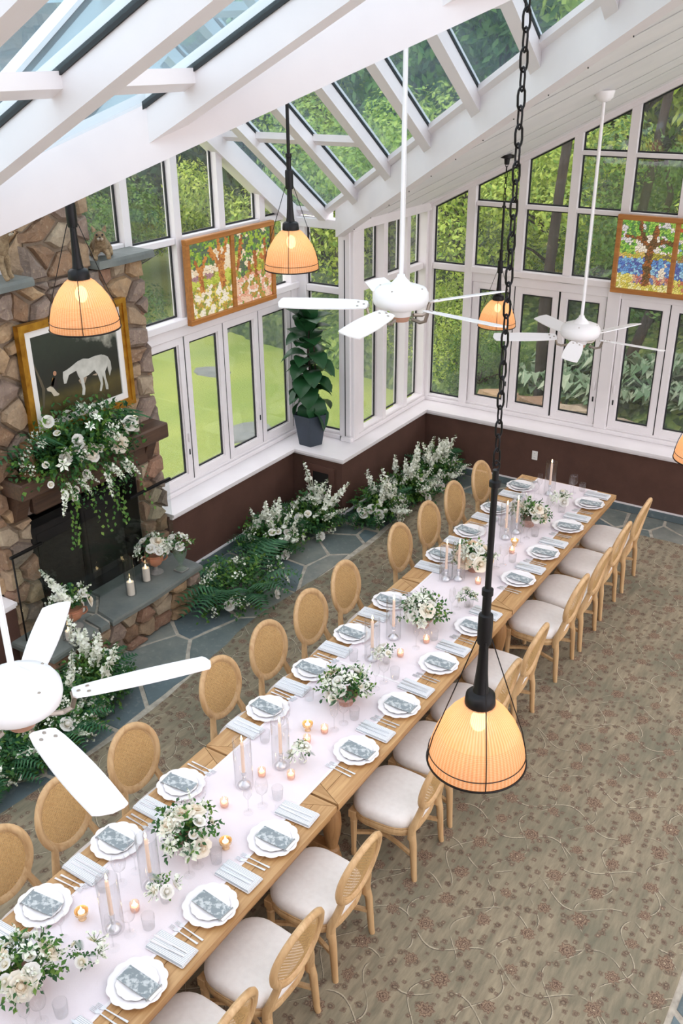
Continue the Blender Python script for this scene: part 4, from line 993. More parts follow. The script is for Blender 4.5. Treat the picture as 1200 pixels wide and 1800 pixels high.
# ================================================================ HANGING LAMPS AND FANS
BRASSB = plain('blackened_brass', S(26, 24, 25), .4, .5)
FANW = plain('fan_white', S(244, 242, 243), .35)
CHROME = plain('brushed_nickel', S(170, 160, 150), .35, .9)
def shade_mat():
    m = N('prismatic_shade_glass'); tc = m.n('TexCoord'); sp = m.n('SeparateXYZ'); m.l(tc.outputs['Object'], sp.inputs[0])
    an = m.math('ARCTAN2', sp.outputs[1], sp.outputs[0]); rib = m.math('SINE', m.math('MULTIPLY', an, 72)); hz = m.math('SINE', m.math('MULTIPLY', sp.outputs[2], 900))
    low = m.math('LESS_THAN', sp.outputs[2], .155); h = m.math('ADD', rib, m.math('MULTIPLY', m.math('MULTIPLY', hz, low), .8))
    bp = m.n('Bump'); bp.inputs['Strength'].default_value = .6; bp.inputs['Distance'].default_value = .004; m.l(h, bp.inputs['Height'])
    col = m.mix(m.math('MULTIPLY', m.math('ADD', h, 1.0), .4), S(236, 170, 116), S(246, 204, 160))
    t = m.n('BsdfTranslucent'); m.l(col, t.inputs[0]); m.l(bp.outputs[0], t.inputs['Normal'])
    d = m.n('BsdfDiffuse'); m.l(col, d.inputs[0]); gl = m.n('BsdfGlossy'); gl.inputs['Roughness'].default_value = .15; m.l(bp.outputs[0], gl.inputs['Normal'])
    tr = m.n('BsdfTransparent'); tr.inputs[0].default_value = S(250, 205, 160)
    def mx(f, a, b):
        q = m.n('MixShader'); q.inputs[0].default_value = f; m.l(a.outputs[0], q.inputs[1]); m.l(b.outputs[0], q.inputs[2]); return q
    return m.done(mx(.06, mx(.16, mx(.35, t, d), tr), gl))
SHADE = shade_mat(); BULB = emit('lit_bulb', (1, .84, .66, 1), 9)
shade_prof = [(.206, 0), (.204, .02), (.197, .07), (.182, .125), (.158, .18), (.124, .232), (.088, .272), (.06, .292)]
SHM = G().lathe(shade_prof, 72, cap=False).mesh('shade', SHADE, 60)
RIMM = G().tube([(.208*math.cos(2*PI*k/48), .208*math.sin(2*PI*k/48), .0) for k in range(48)], .005, 6, closed=True).mesh('rim', BRASSB, 60)
BANDM = G().tube([(.2045*math.cos(2*PI*k/48), .2045*math.sin(2*PI*k/48), .045) for k in range(48)], .0022, 5, closed=True).mesh('wire_band', BRASSB, 60)
CAPM = G().lathe([(.062, .283), (.064, .30), (.06, .335), (.05, .345), (.034, .352), (.030, .37), (.024, .44), (.019, .55), (.019, .60)], 20).mesh('socket', BRASSB, 40)
STEMM = G().lathe([(.019, .58), (.028, .583), (.030, .60), (.030, .70), (.028, .715), (.018, .72), (.018, .80), (.023, .805), (.023, .83), (.0125, .835), (.0125, 1.26), (.022, 1.265), (.022, 1.285), (.012, 1.29), (.012, 1.33)], 16).mesh('stem', BRASSB, 40)
BULM = G().ball((0, 0, .20), (.036, .036, .05), 12, 8).mesh('bulb', BULB, 60)
WIREM = G().tube([(.207, 0, -.004), (.205, 0, .05), (.188, 0, .13), (.15, 0, .24), (.03, 0, .60)], .0026, 5).mesh('cage_wire', BRASSB, 60)
lk = []
for k in range(12):
    a = 2*PI*k/12; lk.append((.0125*math.cos(a), 0, .026*math.sin(a)+(.008 if math.sin(a) > 0 else -.008)))
LINKM = G().tube(lk, .0038, 6, closed=True).mesh('chain_link', BRASSB, 60)
CANM = G().lathe([(.0, -.10), (.025, -.095), (.03, -.04), (.07, -.03), (.072, 0)], 20).mesh('canopy', BRASSB, 40)
HOOKM = G().tube([(0, 0, 0), (.012, 0, .012), (.012, 0, .03), (0, 0, .042), (-.012, 0, .03), (-.010, 0, .014)], .0035, 6).mesh('hook', BRASSB, 60)
def pendant(x, y, z, ztop, label, w, rz):
    t = thing('pendant_lamp', label, 'pendant lamp', (x, y, z), rz, 'prismatic glass pendant lamps')
    s = obj('shade', SHM, t); obj('rim', RIMM, s); obj('wire_band', BANDM, s); obj('bulb', BULM, t); obj('socket', CAPM, t); obj('stem', STEMM, t)
    for k in range(4): obj('cage_wire', WIREM, t, (0, 0, 0), (0, 0, k*PI/2))
    zz = 1.35; i = 0
    if ztop-z > 1.40:
        obj('hook', HOOKM, t, (0, 0, 1.325))
        while z+zz+.03 < ztop-.06: zz += .0; obj('chain_link', LINKM, t, (0, 0, zz+.03), (0, 0, (i % 2)*PI/2+.3)); zz += .054; i += 1
    if ztop < 9: obj('canopy', CANM, t, (0, 0, ztop-z))
    L = bpy.data.lights.new('pendant_glow', 'POINT'); L.energy = w*.10; L.color = (1, .80, .60); L.shadow_soft_size = .05
    obj('pendant_glow', L, t, (0, 0, .10))
pendant(-1.25, 2.98, 2.205, M0(-1.25)+.02, 'large lit glass pendant lamp on a long chain above the near chairs', 16, .62)
pendant(-4.31, 6.02, 3.42, ZF(6.02)-.0, 'lit glass pendant lamp hanging before the left stained glass panel', 16, .5)
pendant(-4.31, 3.89, 3.44, ZF(3.89)-.0, 'lit glass pendant lamp hanging in front of the horse painting', 16, .75)
pendant(-4.20, 9.75, 2.155, M0(-4.20)+.06, 'small lit pendant lamp hanging by the far windows', 16, .4)
pendant(-1.27, 6.89, 2.19, M0(-1.27)+.06, 'lit pendant lamp cut off by the right picture edge', 16, .2)

def fan_proto():
    HUB = G().lathe([(.0, -.135), (.07, -.135), (.075, -.10), (.06, -.085), (.075, -.075), (.16, -.072), (.178, -.055), (.186, -.02), (.183, .015), (.165, .045), (.12, .062), (.075, .068), (.07, .075), (.05, .095), (.03, .115), (.024, .135)], 32).mesh('motor_housing', FANW, 40)
    CUP = G().lathe([(.0, -.17), (.055, -.17), (.062, -.15), (.062, -.13)], 20).mesh('switch_cup', plain('fan_copper', S(196, 150, 128), .4, .3), 40)
    g = G(); n = 10; out = []
    for k in range(n+1): a = k/n; out.append((.235+.58*a, -.062-.018*math.sin(a*PI*.85)))
    tip = [(.812, -.05), (.822, -.0), (.812, .05)]
    out = [(.218, -.035), (.23, -.056)]+out[1:-1]+[(.80, -.072)]+tip+[(.80, .072)]+[(p[0], -p[1]) for p in out[1:-1][::-1]]+[(.23, .056), (.218, .035)]
    g.prism(out, -.004, .004, 'z', Matrix.Rotation(-.21, 4, 'X')); BL = g.mesh('blade', FANW)
    g = G(); g.tube([(.10, 0, -.075), (.17, .0, -.085), (.21, 0, -.07), (.23, 0, -.006)], .012, 6)
    M_ = Matrix.Rotation(-.21, 4, 'X'); g.prism([(.21, -.03), (.30, -.045), (.33, 0), (.30, .045), (.21, .03)], -.009, -.004, 'z', M_); BR = g.mesh('blade_bracket', CHROME)
    SCRM = G()
    for px, py in ((.245, 0), (.285, -.03), (.285, .03)): SCRM.lathe([(.009, .004), (.008, .008), (0, .009)], 8, M_ @ Matrix.Translation((px, py, 0)))
    return HUB, CUP, BL, BR, SCRM.mesh('screw', CHROME)
FP_ = fan_proto()
CANW = G().lathe([(.0, -.085), (.05, -.075), (.075, -.045), (.085, .0), (.085, .01)], 24).mesh('canopy', FANW, 40)
def fan(x, y, z, ztop, ph, label):
    t = thing('ceiling_fan', label, 'ceiling fan', (x, y, z), 0, 'white five blade ceiling fans'); H_, Cu, B_, Br, Sc = FP_
    obj('motor_housing', H_, t); obj('switch_cup', Cu, t)
    for k in range(5):
        b = obj('blade', B_, t, (0, 0, -.07), (0, 0, ph+k*2*PI/5)); obj('blade_bracket', Br, b); obj('screw', Sc, b)
    g = G(); g.lathe([(.014, .12), (.014, ztop-z-.02)], 14); mk('downrod', g, FANW, t, 40)
    g = G(); g.tube([(.014, 0, .13), (.02, 0, .5), (.014, 0, ztop-z-.1)], .002, 4); mk('cable', g, FANW, t)
    obj('canopy', CANW, t, (0, 0, ztop-z))
    for k in range(4):
        a = ph+.3+k*PI/2; g = G(); g.ball((.148*math.cos(a), .148*math.sin(a), .052), (.008, .008, .004), 6, 4); mk('housing_screw', g, CHROME, t)
fan(-2.89, 8.7, 2.53, M0(-2.89)+.05, math.radians(-4.6), 'white five blade ceiling fan hanging before the far windows')
fan(-3.05, 5.48, 3.47, ZF(5.48), math.radians(-11), 'white five blade ceiling fan in the middle of the room')
fan(-2.89, 1.99, 2.53, M0(-2.89)+.03, math.radians(-17.3), 'white ceiling fan close to the camera at lower left')

# ================================================================ BACKLIT STAINED GLASS
FRAMEW = wood('honey_oak', S(150, 92, 36), S(188, 124, 58), 0, .45, .05)
def sgmat():
    m = N('backlit_stained_glass'); a = m.n('Attribute', attribute_name='tint'); e = m.n('Emission'); e.inputs[1].default_value = .78
    v = m.coord('Object'); c = m.mix(m.math('MULTIPLY', m.noise(v, 40, 3).outputs[0], .30), a.outputs[0], S(250, 220, 160))
    m.l(c, e.inputs[0]); m.m.cycles.emission_sampling = 'NONE'; return m.done(e)
SGM = sgmat(); LEAD = plain('lead_came', S(30, 24, 18), .6)
def seg(p, a, b):
    d = (b[0]-a[0], b[1]-a[1]); t = max(0, min(1, ((p[0]-a[0])*d[0]+(p[1]-a[1])*d[1])/(d[0]**2+d[1]**2))); return math.hypot(p[0]-a[0]-d[0]*t, p[1]-a[1]-d[1]*t)
def pick(r, *c): return c[min(len(c)-1, int(r.random()*len(c)))]
class Clump:
    '''choices that stay together in patches, the way leaded pieces of one colour do'''
    def __init__(s, r, k): s.r = r; s.k = k; s.p = (0, 0)
    def random(s): return max(0, min(.999, .5+.85*noise.noise(Vector((s.p[0]*8, s.p[1]*9, s.k)))+s.r.uniform(-.13, .13)))
def d_orchard(p, r):       # two trunks, green crowns, meadow, white tulips
    x, y = p
    for a, b, w_ in (((.78, .38), (.76, .66), .07), ((.74, .60), (.50, .86), .045), ((.77, .62), (.72, .95), .04), ((.8, .62), (.92, .95), .035), ((.27, .36), (.25, .62), .05), ((.25, .58), (.14, .75), .03), ((.26, .58), (.38, .76), .03)):
        if seg(p, a, b) < w_: return pick(r, S(196, 110, 44), S(212, 132, 60), S(168, 84, 34))
    if y > .66 and (math.hypot(x-.28, (y-.84)*1.1) < .30 or y > .88 or math.hypot(x-.48, y-.72) < .13): return pick(r, S(40, 116, 72), S(92, 160, 50), S(24, 92, 82), S(150, 190, 60), S(60, 130, 60))
    if y > .56: return pick(r, S(252, 236, 206), S(250, 226, 196), S(255, 246, 226))
    if y > .50 and x < .6: return pick(r, S(150, 128, 50), S(168, 120, 140), S(140, 130, 60))
    if y > .40: return pick(r, S(190, 206, 70), S(206, 216, 90), S(170, 190, 60))
    if r.random() < .48: return pick(r, S(255, 248, 230), S(255, 240, 214), S(250, 226, 190), S(240, 176, 140))
    return pick(r, S(206, 196, 60), S(168, 170, 50), S(226, 206, 90), S(130, 146, 60), S(190, 150, 60))
def d_grove(p, r):
    x, y = p
    for a, b, w_ in (((.10, .55), (.22, .92), .04), ((.58, .36), (.56, .66), .045), ((.42, .42), (.40, .55), .03), ((.72, .62), (.88, .52), .035), ((.86, .56), (.84, .82), .035)):
        if seg(p, a, b) < w_: return pick(r, S(176, 84, 36), S(150, 64, 30), S(196, 110, 50))
    if y > .70 or math.hypot(x-.42, y-.66) < .16 or math.hypot(x-.22, y-.50) < .12:
        if r.random() < .16: return S(252, 230, 196)
        return pick(r, S(30, 104, 84), S(70, 148, 60), S(24, 86, 80), S(150, 190, 60), S(50, 120, 70))
    if y > .52: return pick(r, S(200, 206, 80), S(250, 214, 180), S(150, 170, 60), S(220, 210, 110))
    if y < .40 and r.random() < .62: return pick(r, S(250, 206, 180), S(240, 168, 144), S(255, 236, 220), S(232, 150, 120))
    return pick(r, S(206, 196, 60), S(150, 150, 50), S(120, 150, 60), S(190, 140, 60))
def d_lake(p, r):
    x, y = p
    for a, b, w_ in (((.55, .14), (.58, .62), .075), ((.56, .60), (.40, .78), .05), ((.6, .60), (.66, .90), .055), ((.6, .62), (.82, .74), .035), ((.42, .74), (.1, .76), .025), ((.42, .76), (.34, .98), .035), ((.8, .74), (.98, .70), .025)):
        if seg(p, a, b) < w_: return pick(r, S(84, 38, 18), S(60, 26, 14), S(150, 72, 30), S(104, 50, 24))
    if (y > .80 and r.random() < .78) or (x < .30 and .52 < y and r.random() < .7) or (x > .74 and y > .58 and r.random() < .6): return pick(r, S(80, 176, 60), S(150, 206, 80), S(40, 130, 70), S(110, 190, 60))
    if y > .56: return pick(r, S(255, 246, 232), S(250, 238, 222), S(226, 222, 226))
    if y > .47: return pick(r, S(150, 146, 50), S(190, 176, 60), S(104, 96, 76)) if x > .5 else pick(r, S(230, 190, 120), S(200, 186, 70))
    if math.hypot((x-.84)*1.2, y-.26) < .075 or seg(p, (.88, .28), (.89, .40)) < .022: return pick(r, S(255, 240, 222), S(250, 224, 200))
    if y > .22: return pick(r, S(40, 116, 206), S(90, 170, 226), S(24, 80, 176), S(150, 206, 236), S(60, 140, 216))
    if y > .10 and r.random() < .7 and x > .3: return pick(r, S(200, 96, 84), S(176, 110, 140), S(226, 170, 140), S(90, 120, 180), S(214, 90, 60))
    return pick(r, S(240, 226, 120), S(226, 206, 90), S(250, 240, 170), S(190, 186, 70))
def d_shore(p, r):
    x, y = p
    if y > .80 or (x < .25 and y > .55 and r.random() < .6): return pick(r, S(80, 176, 60), S(150, 206, 80), S(40, 130, 70), S(214, 80, 50))
    if y > .56: return pick(r, S(170, 206, 230), S(250, 238, 222), S(120, 176, 216))
    if y > .46: return pick(r, S(190, 186, 70), S(140, 140, 60), S(160, 120, 80))
    if y > .20: return pick(r, S(40, 116, 206), S(90, 170, 226), S(24, 80, 176), S(150, 206, 236))
    return pick(r, S(240, 226, 120), S(226, 206, 90), S(200, 110, 90), S(190, 186, 70))
def glass_panel(par, u0, z0, w_, h, fn, seed):
    r = random.Random(seed); pts = []
    nx, ny = 25, 31
    for i in range(nx):
        for j in range(ny): pts.append(((i+.5+r.uniform(-.55, .55))/nx*w_, (j+.5+r.uniform(-.55, .55))/ny*h))
    g = G(); g.cols = []; cl = Clump(r, seed*3.7)
    for c in cells(pts, [(0, 0), (w_, 0), (w_, h), (0, h)]):
        q = inset(c, .0019)
        if len(q) < 3: continue
        cx = sum(a for a, b in q)/len(q); cy = sum(b for a, b in q)/len(q); n0 = len(g.f)
        g.prism([(a+u0, b+z0) for a, b in q], -.004, .004, 'y'); cl.p = (cx/w_, cy/h); g.cols += [fn(cl.p, cl)]*(len(g.f)-n0)
    o = mk('glass_pieces', g, SGM, par); o['kind'] = 'stuff'
    g = G(); g.box(u0, u0+w_, .004, .012, z0, z0+h); mk('lead_backing', g, LEAD, par)
def stained(loc, rotz, W_, H_, fns, label, seed):
    t = thing('stained_glass_panel', label, 'stained glass', loc, rotz); fr = .052; w_ = (W_-3*fr)/2
    for a in (0, H_-fr): g = G(); g.box(-W_/2, W_/2, -.03, .03, a, a+fr, .005); mk('frame_rail', g, FRAMEW, t)
    for k, a in enumerate((-W_/2, -fr/2, W_/2-fr)): g = G(); g.box(a, a+fr, -.028, .028, fr, H_-fr, .005); mk('frame_stile', g, FRAMEW, t)
    for k, fn in enumerate(fns): glass_panel(t, -W_/2+fr+k*(w_+fr), fr, w_, H_-2*fr, fn, seed+k)
stained((-6.22, 7.65, 2.505), PI/2, 1.41, .825, (d_orchard, d_grove), 'oak framed stained glass panel of trees and tulips on the left windows', 60)
stained((-2.575, 10.58, 2.49), 0, 1.29, .835, (d_lake, d_shore), 'oak framed stained glass panel of a lakeside tree on the far windows', 70)
# ================================================================ FLOWERS
def petal_mat(name, c_in, c_out, r0, r1):
    m = N(name); tc = m.n('TexCoord'); ln = m.n('VectorMath', operation='LENGTH'); m.l(tc.outputs['Object'], ln.inputs[0])
    c = m.ramp(ln.outputs['Value'], [(r0, c_in), (r1, c_out)]); b = m.bsdf(c, .6, Specular_IOR_Level=.2); t = m.n('BsdfTranslucent'); m.l(c, t.inputs[0])
    q = m.n('MixShader'); q.inputs[0].default_value = .25; m.l(b.outputs[0], q.inputs[1]); m.l(t.outputs[0], q.inputs[2]); return m.done(q)
PETW = petal_mat('white_petal', S(238, 226, 190), S(250, 248, 242), .010, .032)
PETC = petal_mat('cream_petal', S(242, 206, 150), S(250, 242, 226), .012, .040)
PETP = petal_mat('peach_petal', S(240, 186, 120), S(250, 232, 206), .014, .046)
BLOS = plain('white_blossom', S(246, 246, 240), .6, c2=S(226, 232, 206), scale=60)
GRN1 = leafy('foliage_deep', S(46, 86, 46), S(66, 112, 58), S(36, 70, 42), .45, .2)
GRN2 = leafy('foliage_fresh', S(92, 132, 52), S(66, 112, 46), S(122, 152, 66), .5, .25)
FERNM = leafy('fern_green', S(52, 102, 68), S(72, 122, 80), S(42, 86, 60), .5, .2)
STEMG = plain('green_stem', S(86, 118, 56), .6)
def rose(seed, R, layers, mat):
    r = random.Random(seed); g = G()
    for li, (n, rad, tilt, hh) in enumerate(layers):
        for k in range(n):
            a = 2*PI*(k+li*.5)/n+r.uniform(-.2, .2); M_ = Matrix.Rotation(a, 4, 'Z'); w_ = rad*1.35*PI/n*1.15; vs = []
            for j in range(3):
                t = j/2; rr = rad*(.35+.65*math.sin(t*1.5))*(1+tilt*t*t); z = hh*t-rad*.25*tilt*t*t*t
                for i in (-1, 0, 1): vs.append((rr*(1-.22*abs(i)*(1-.2*t)), i*w_*(.55+.45*math.sin(t*2.2)), z+(.0 if i == 0 else -.10*hh*t)))
            g.add([(x*R, y*R, z*R) for x, y, z in vs], [(0, 1, 4, 3), (1, 2, 5, 4), (3, 4, 7, 6), (4, 5, 8, 7)], M_)
    g.ball((0, 0, R*.42), (R*.46, R*.46, R*.40), 8, 5); return g.mesh('rose', mat, 70)
LAY = [(3, .32, -.2, .85), (4, .50, 0, .80), (5, .72, .15, .66), (6, .95, .5, .45)]
ROSES = [rose(1, .040, LAY, PETW), rose(2, .046, LAY+[(6, 1.1, .8, .25)], PETC), rose(3, .050, LAY+[(7, 1.1, .8, .25)], PETP), rose(4, .030, [(4, .5, 0, .7), (5, .9, .6, .4)], PETW)]
def lily(seed, R):
    g = G()
    for k in range(6):
        M_ = Matrix.Rotation(k*PI/3, 4, 'Z'); g.add([(.1*R, 0, 0), (.55*R, -.24*R, .22*R), (1.0*R, 0, .12*R), (.55*R, .24*R, .22*R), (.5*R, 0, .14*R)], [(0, 1, 4), (1, 2, 4), (2, 3, 4), (3, 0, 4)], M_)
    g.ball((0, 0, .1*R), .13*R, 6, 4); return g.mesh('lily', BLOS)
LILY = lily(1, .06)
def blossom(g, p, s, r, n=5, mi=0):
    ax = Vector((r.gauss(0, 1), r.gauss(0, 1), r.gauss(.4, 1))).normalized(); M_ = Matrix.Translation(p) @ ax.to_track_quat('Z', 'Y').to_matrix().to_4x4()
    for k in range(n):
        a = 2*PI*k/n; c, q = math.cos(a), math.sin(a)
        g.add([(0, 0, 0), (c*s*.6-q*s*.42, q*s*.6+c*s*.42, s*.25), (c*s, q*s, s*.15), (c*s*.6+q*s*.42, q*s*.6-c*s*.42, s*.25)], [(0, 1, 2, 3)], M_, mi)
def leaf(g, p, d, up, L, w_, mi=0, fold=.15):
    d = Vector(d).normalized(); s = d.cross(Vector(up)); s = s.normalized() if s.length > .01 else Vector((1, 0, 0)); n = s.cross(d); p = Vector(p)
    g.add([p, p+d*L*.45-s*w_+n*L*fold*.5, p+d*L-n*L*.12, p+d*L*.45+s*w_+n*L*fold*.5, p+d*L*.5], [(0, 1, 4), (1, 2, 4), (2, 3, 4), (3, 0, 4)], None, mi)
def spike(seed, H_, s, dens=26, bend=.1):
    r = random.Random(seed); g = G()
    def P(t): return Vector((bend*H_*t*t, 0, H_*t))
    g.tube([P(k/5) for k in range(6)], [.004, .004, .0035, .003, .0025, .002], 5, mi=1)
    for k in range(dens):
        t = .38+.60*k/dens; a = k*2.4; q = s*(1.25-.75*(k/dens)); blossom(g, P(t)+Vector((math.cos(a), math.sin(a), .1))*q*.85, q, r, 5)
    for k in range(7): a = r.uniform(0, 6.3); leaf(g, P(.08+.04*k), (math.cos(a), math.sin(a), .5), (0, 0, 1), .07, .014, 2)
    return g.mesh('flower_spike', [BLOS, STEMG, GRN2])
SPK = [spike(11, .42, .024), spike(12, .50, .026, 30, -.15), spike(13, .36, .02, 24, .3)]
def frond(g, M_, L, r, mi=0):
    n = 13
    def P(t): return Vector((L*t, 0, L*.32*math.sin(t*2.4)-L*.18*t*t))
    for k in range(n):
        t = .12+.86*k/n; w_ = L*.26*math.sin(PI*(t*.9+.08))
        for s in (-1, 1):
            p = P(t); q = p+Vector((w_*.35, s*w_, -w_*.15)); g.add([p+Vector((-.024*L, 0, 0)), q, p+Vector((.024*L, 0, 0))], [(0, 1, 2)], M_, mi)
def sprig(g, M_, L, n, lw, r, mi=0):
    for k in range(n):
        t = .15+.85*k/n; a = k*2.4+r.uniform(-.4, .4); p = M_ @ Vector((L*t, 0, L*.12*math.sin(t*2.5)-L*.1*t*t))
        d = (M_.to_3x3() @ Vector((.55, math.cos(a)*.8, math.sin(a)*.6+.15))); leaf(g, p, d, (r.gauss(0, .3), r.gauss(0, .3), 1), lw*3.0*r.uniform(.7, 1.2), lw*r.uniform(.7, 1.1), mi)
def aim(p, d, roll=0):
    return Matrix.Translation(p) @ Vector(d).normalized().to_track_quat('X', 'Z').to_matrix().to_4x4() @ Matrix.Rotation(roll, 4, 'X')
def filler(seed):
    r = random.Random(seed); g = G()
    for k in range(16):
        d = Vector((r.gauss(0, 1), r.gauss(0, 1), abs(r.gauss(.5, .7)))).normalized()*r.uniform(.03, .055); g.tube([(0, 0, 0), d], .0012, 3, mi=1); blossom(g, d, r.uniform(.008, .014), r, 5)
    return g.mesh('filler_blossom', [BLOS, STEMG])
FIL = [filler(1), filler(2)]
def flower(par, me, p, d, s=1.0, roll=0, name=None):
    o = obj(name or me.name.split('.')[0], me, par, p); o.rotation_mode = 'QUATERNION'; o.rotation_quaternion = Vector(d).normalized().to_track_quat('Z', 'Y'); o.scale = (s, s, s)
    if o.name.startswith(('flower_spike', 'filler')): o['kind'] = 'stuff'
    return o
def bouquet(t, c, R, hz, n_rose, n_leaf, n_fern, n_fill, n_lily, r, kinds=(0, 1, 2, 3), lw=.011, low=-.1, L=1.0, RS=1.0):
    """a mound of foliage around c with blooms on its surface"""
    g = G(); c = Vector(c)
    def rd(lo=low):
        while True:
            d = Vector((r.gauss(0, 1), r.gauss(0, 1), r.gauss(.25, .8)))
            d.normalize()
            if d.z > lo: return d
    for k in range(n_leaf):
        d = rd(); e = Vector((d.x*R[0], d.y*R[1], d.z*hz)); sprig(g, aim(c+e*.15, e+Vector((0, 0, .02)), r.uniform(0, 6)), e.length*r.uniform(.8, 1.2)*L, r.randint(6, 10), lw, r, 0 if r.random() < .6 else 1)
    for k in range(n_fern):
        a = r.uniform(0, 6.28); d = Vector((math.cos(a)*R[0], math.sin(a)*R[1], hz*r.uniform(-.1, .5))); frond(g, aim(c+d*.3, d, 0), d.length*r.uniform(.8, 1.15), r, 2)
    o = obj('foliage', g.mesh('foliage', [GRN1, GRN2, FERNM]), t); o['kind'] = 'stuff'
    pl = []
    for k in range(n_rose):
        for q in range(30):
            d = rd(.0); p = c+Vector((d.x*R[0], d.y*R[1], d.z*hz))*r.uniform(.78, .98)
            if all((p-x).length > .055 for x in pl): break
        pl.append(p); flower(t, ROSES[r.choice(kinds)], p, d+Vector((0, 0, .25)), r.uniform(.68, .95)*RS)
    for k in range(n_lily): d = rd(.05); flower(t, LILY, c+Vector((d.x*R[0], d.y*R[1], d.z*hz))*1.0, d+Vector((0, 0, .2)), r.uniform(.8, 1.1))
    for k in range(n_fill): d = rd(.1); flower(t, FIL[k % 2], c+Vector((d.x*R[0], d.y*R[1], d.z*hz))*r.uniform(.8, 1.0), d, r.uniform(.8, 1.3))
TERRA = plain('terracotta', S(196, 138, 108), .7, c2=S(176, 118, 92), scale=12, bump=.2, bscale=40)
PINKV = plain('pink_stone_bowl', S(198, 158, 142), .5, c2=S(176, 136, 122), scale=10)
CEMENT = plain('aged_cement', S(150, 148, 142), .85, c2=S(126, 124, 120), scale=12, bump=.4, bscale=40)
ZT = .7664
BOWL = G().lathe([(.05, 0), (.052, .008), (.03, .018), (.032, .03), (.075, .055), (.088, .085), (.082, .088), (.07, .06), (.0, .05)], 24).mesh('bowl', PINKV, 40)
cent = [(-2.95, 7.93, 'far end of the table near the tall candle'), (-3.02, 6.84, 'second from the far end of the table'), (-2.97, 5.80, 'middle of the table behind the near pendant stem'),
        (-2.95, 4.62, 'middle table section beside the gold votives'), (-2.99, 2.99, 'near table beside the close fan blade'), (-3.06, 1.86, 'lower left corner of the picture')]
br = random.Random(90)
for i, (x, y, wh) in enumerate(cent):
    t = thing('floral_centerpiece', f'white rose centerpiece in a low bowl, {wh}', 'flower arrangement', (x, y, ZT), 0, 'table centerpieces'); obj('bowl', BOWL, t)
    bouquet(t, (0, 0, .11), (.17, .17), .15, 12, 62, 0, 9, 4, br, (0, 0, 1, 3, 3) if i not in (1, 5) else (1, 0, 2, 3), .012, -.15, 1.1)
    for k in range(2): flower(t, SPK[2], (br.uniform(-.08, .08), br.uniform(-.08, .08), .12), (br.gauss(0, .6), br.gauss(0, .6), 1), .55)
BUD = G().lathe([(.0, .003), (.024, .003), (.028, .02), (.026, .045), (.017, .06), (.02, .072), (.018, .072), (.015, .06), (.024, .04), (.024, .01), (0, .008)], 18, cap=False).mesh('vase', GLW, 60)
for i, (x, y, wh) in enumerate([(-2.83, 8.5, 'by the far end taper'), (-2.79, 6.24, 'at the far table joint'), (-2.95, 5.19, 'on the middle section'), (-2.85, 3.94, 'by two tapers at the near joint'), (-2.84, 2.62, 'on the near table beside a charger'), (-2.90, 2.10, 'next to the corner centerpiece')]):
    t = thing('bud_vase', f'small glass bud vase of white blooms and fern {wh}', 'flower vase', (x, y, ZT), 0, 'bud vases'); obj('vase', BUD, t)
    bouquet(t, (0, 0, .08), (.075, .075), .09, 3, 10, 3, 2, 1, br, (0, 3, 3), .007)

# ---- candles
WAX = plain('ivory_wax', S(246, 236, 220), .5, Subsurface_Weight=.0); WAXP = plain('blush_wax', S(244, 214, 192), .5)
FLAME = emit('candle_flame', (1, .72, .36, 1), 16); WICK = plain('wick', S(30, 24, 20), .9)
FLM = G().lathe([(.0, 0), (.0055, .008), (.0065, .015), (.004, .028), (0, .042)], 10, cap=False).mesh('flame', FLAME, 60)
HUR = G().lathe([(.058, 0), (.058, .36), (.0565, .36), (.0565, .002)], 32, cap=False).mesh('glass_chimney', GLW, 60)
HOLD = G().lathe([(.04, 0), (.042, .006), (.036, .02), (.02, .032), (.010, .04), (.014, .05), (.009, .06), (.014, .07), (.009, .08), (.014, .088), (.016, .10), (.015, .11)], 20).mesh('candlestick', SILVER, 50)
TAP = G().lathe([(.0115, .10), (.0105, .34), (.003, .35), (0, .351)], 12).mesh('taper_candle', WAXP, 50)
for i, (x, y, wh) in enumerate([(-3.05, 8.72, 'alone at the far end of the table'), (-3.03, 7.56, 'left of a pair near the far centerpiece'), (-2.99, 7.72, 'right of a pair near the far centerpiece'), (-3.15, 6.56, 'left of a pair before the second centerpiece'), (-3.06, 6.62, 'right of a pair before the second centerpiece'),
        (-3.08, 5.52, 'behind a small bud vase mid table'), (-3.07, 5.18, 'beside a small bud vase mid table'), (-3.04, 3.57, 'left one at the near joint'), (-2.95, 3.84, 'right one at the near joint'), (-2.95, 2.34, 'nearest the camera on the near table'), (-2.98, 2.66, 'second nearest the camera on the near table')]):
    t = thing('taper_candle', f'lit blush taper candle in a glass chimney, {wh}', 'candle', (x, y, ZT), 0, 'taper candles')
    for nm, me in (('candlestick', HOLD), ('candle', TAP), ('glass_chimney', HUR)): obj(nm, me, t)
    obj('flame', FLM, t, (0, 0, .352))
MERC = plain('gold_mercury_glass', S(222, 176, 110), .25, .6, c2=S(246, 222, 186), scale=50); PINKG = glassy('blush_votive_glass', (.98, .84, .78, 1), .06, .25, (.98, .86, .8, 1))
VG = G().lathe([(.022, 0), (.018, .012), (.024, .022), (.036, .04), (.038, .058), (.036, .058), (.033, .042), (.02, .026), (0, .024)], 20).mesh('cup', MERC, 50)
VP = G().lathe([(.024, 0), (.027, .02), (.026, .055), (.024, .055), (.024, .01), (0, .006)], 20, cap=False).mesh('cup', PINKG, 50)
VW = G().lathe([(.019, .008), (.019, .034), (.006, .033), (0, .033)], 14).mesh('wax', WAX, 50)
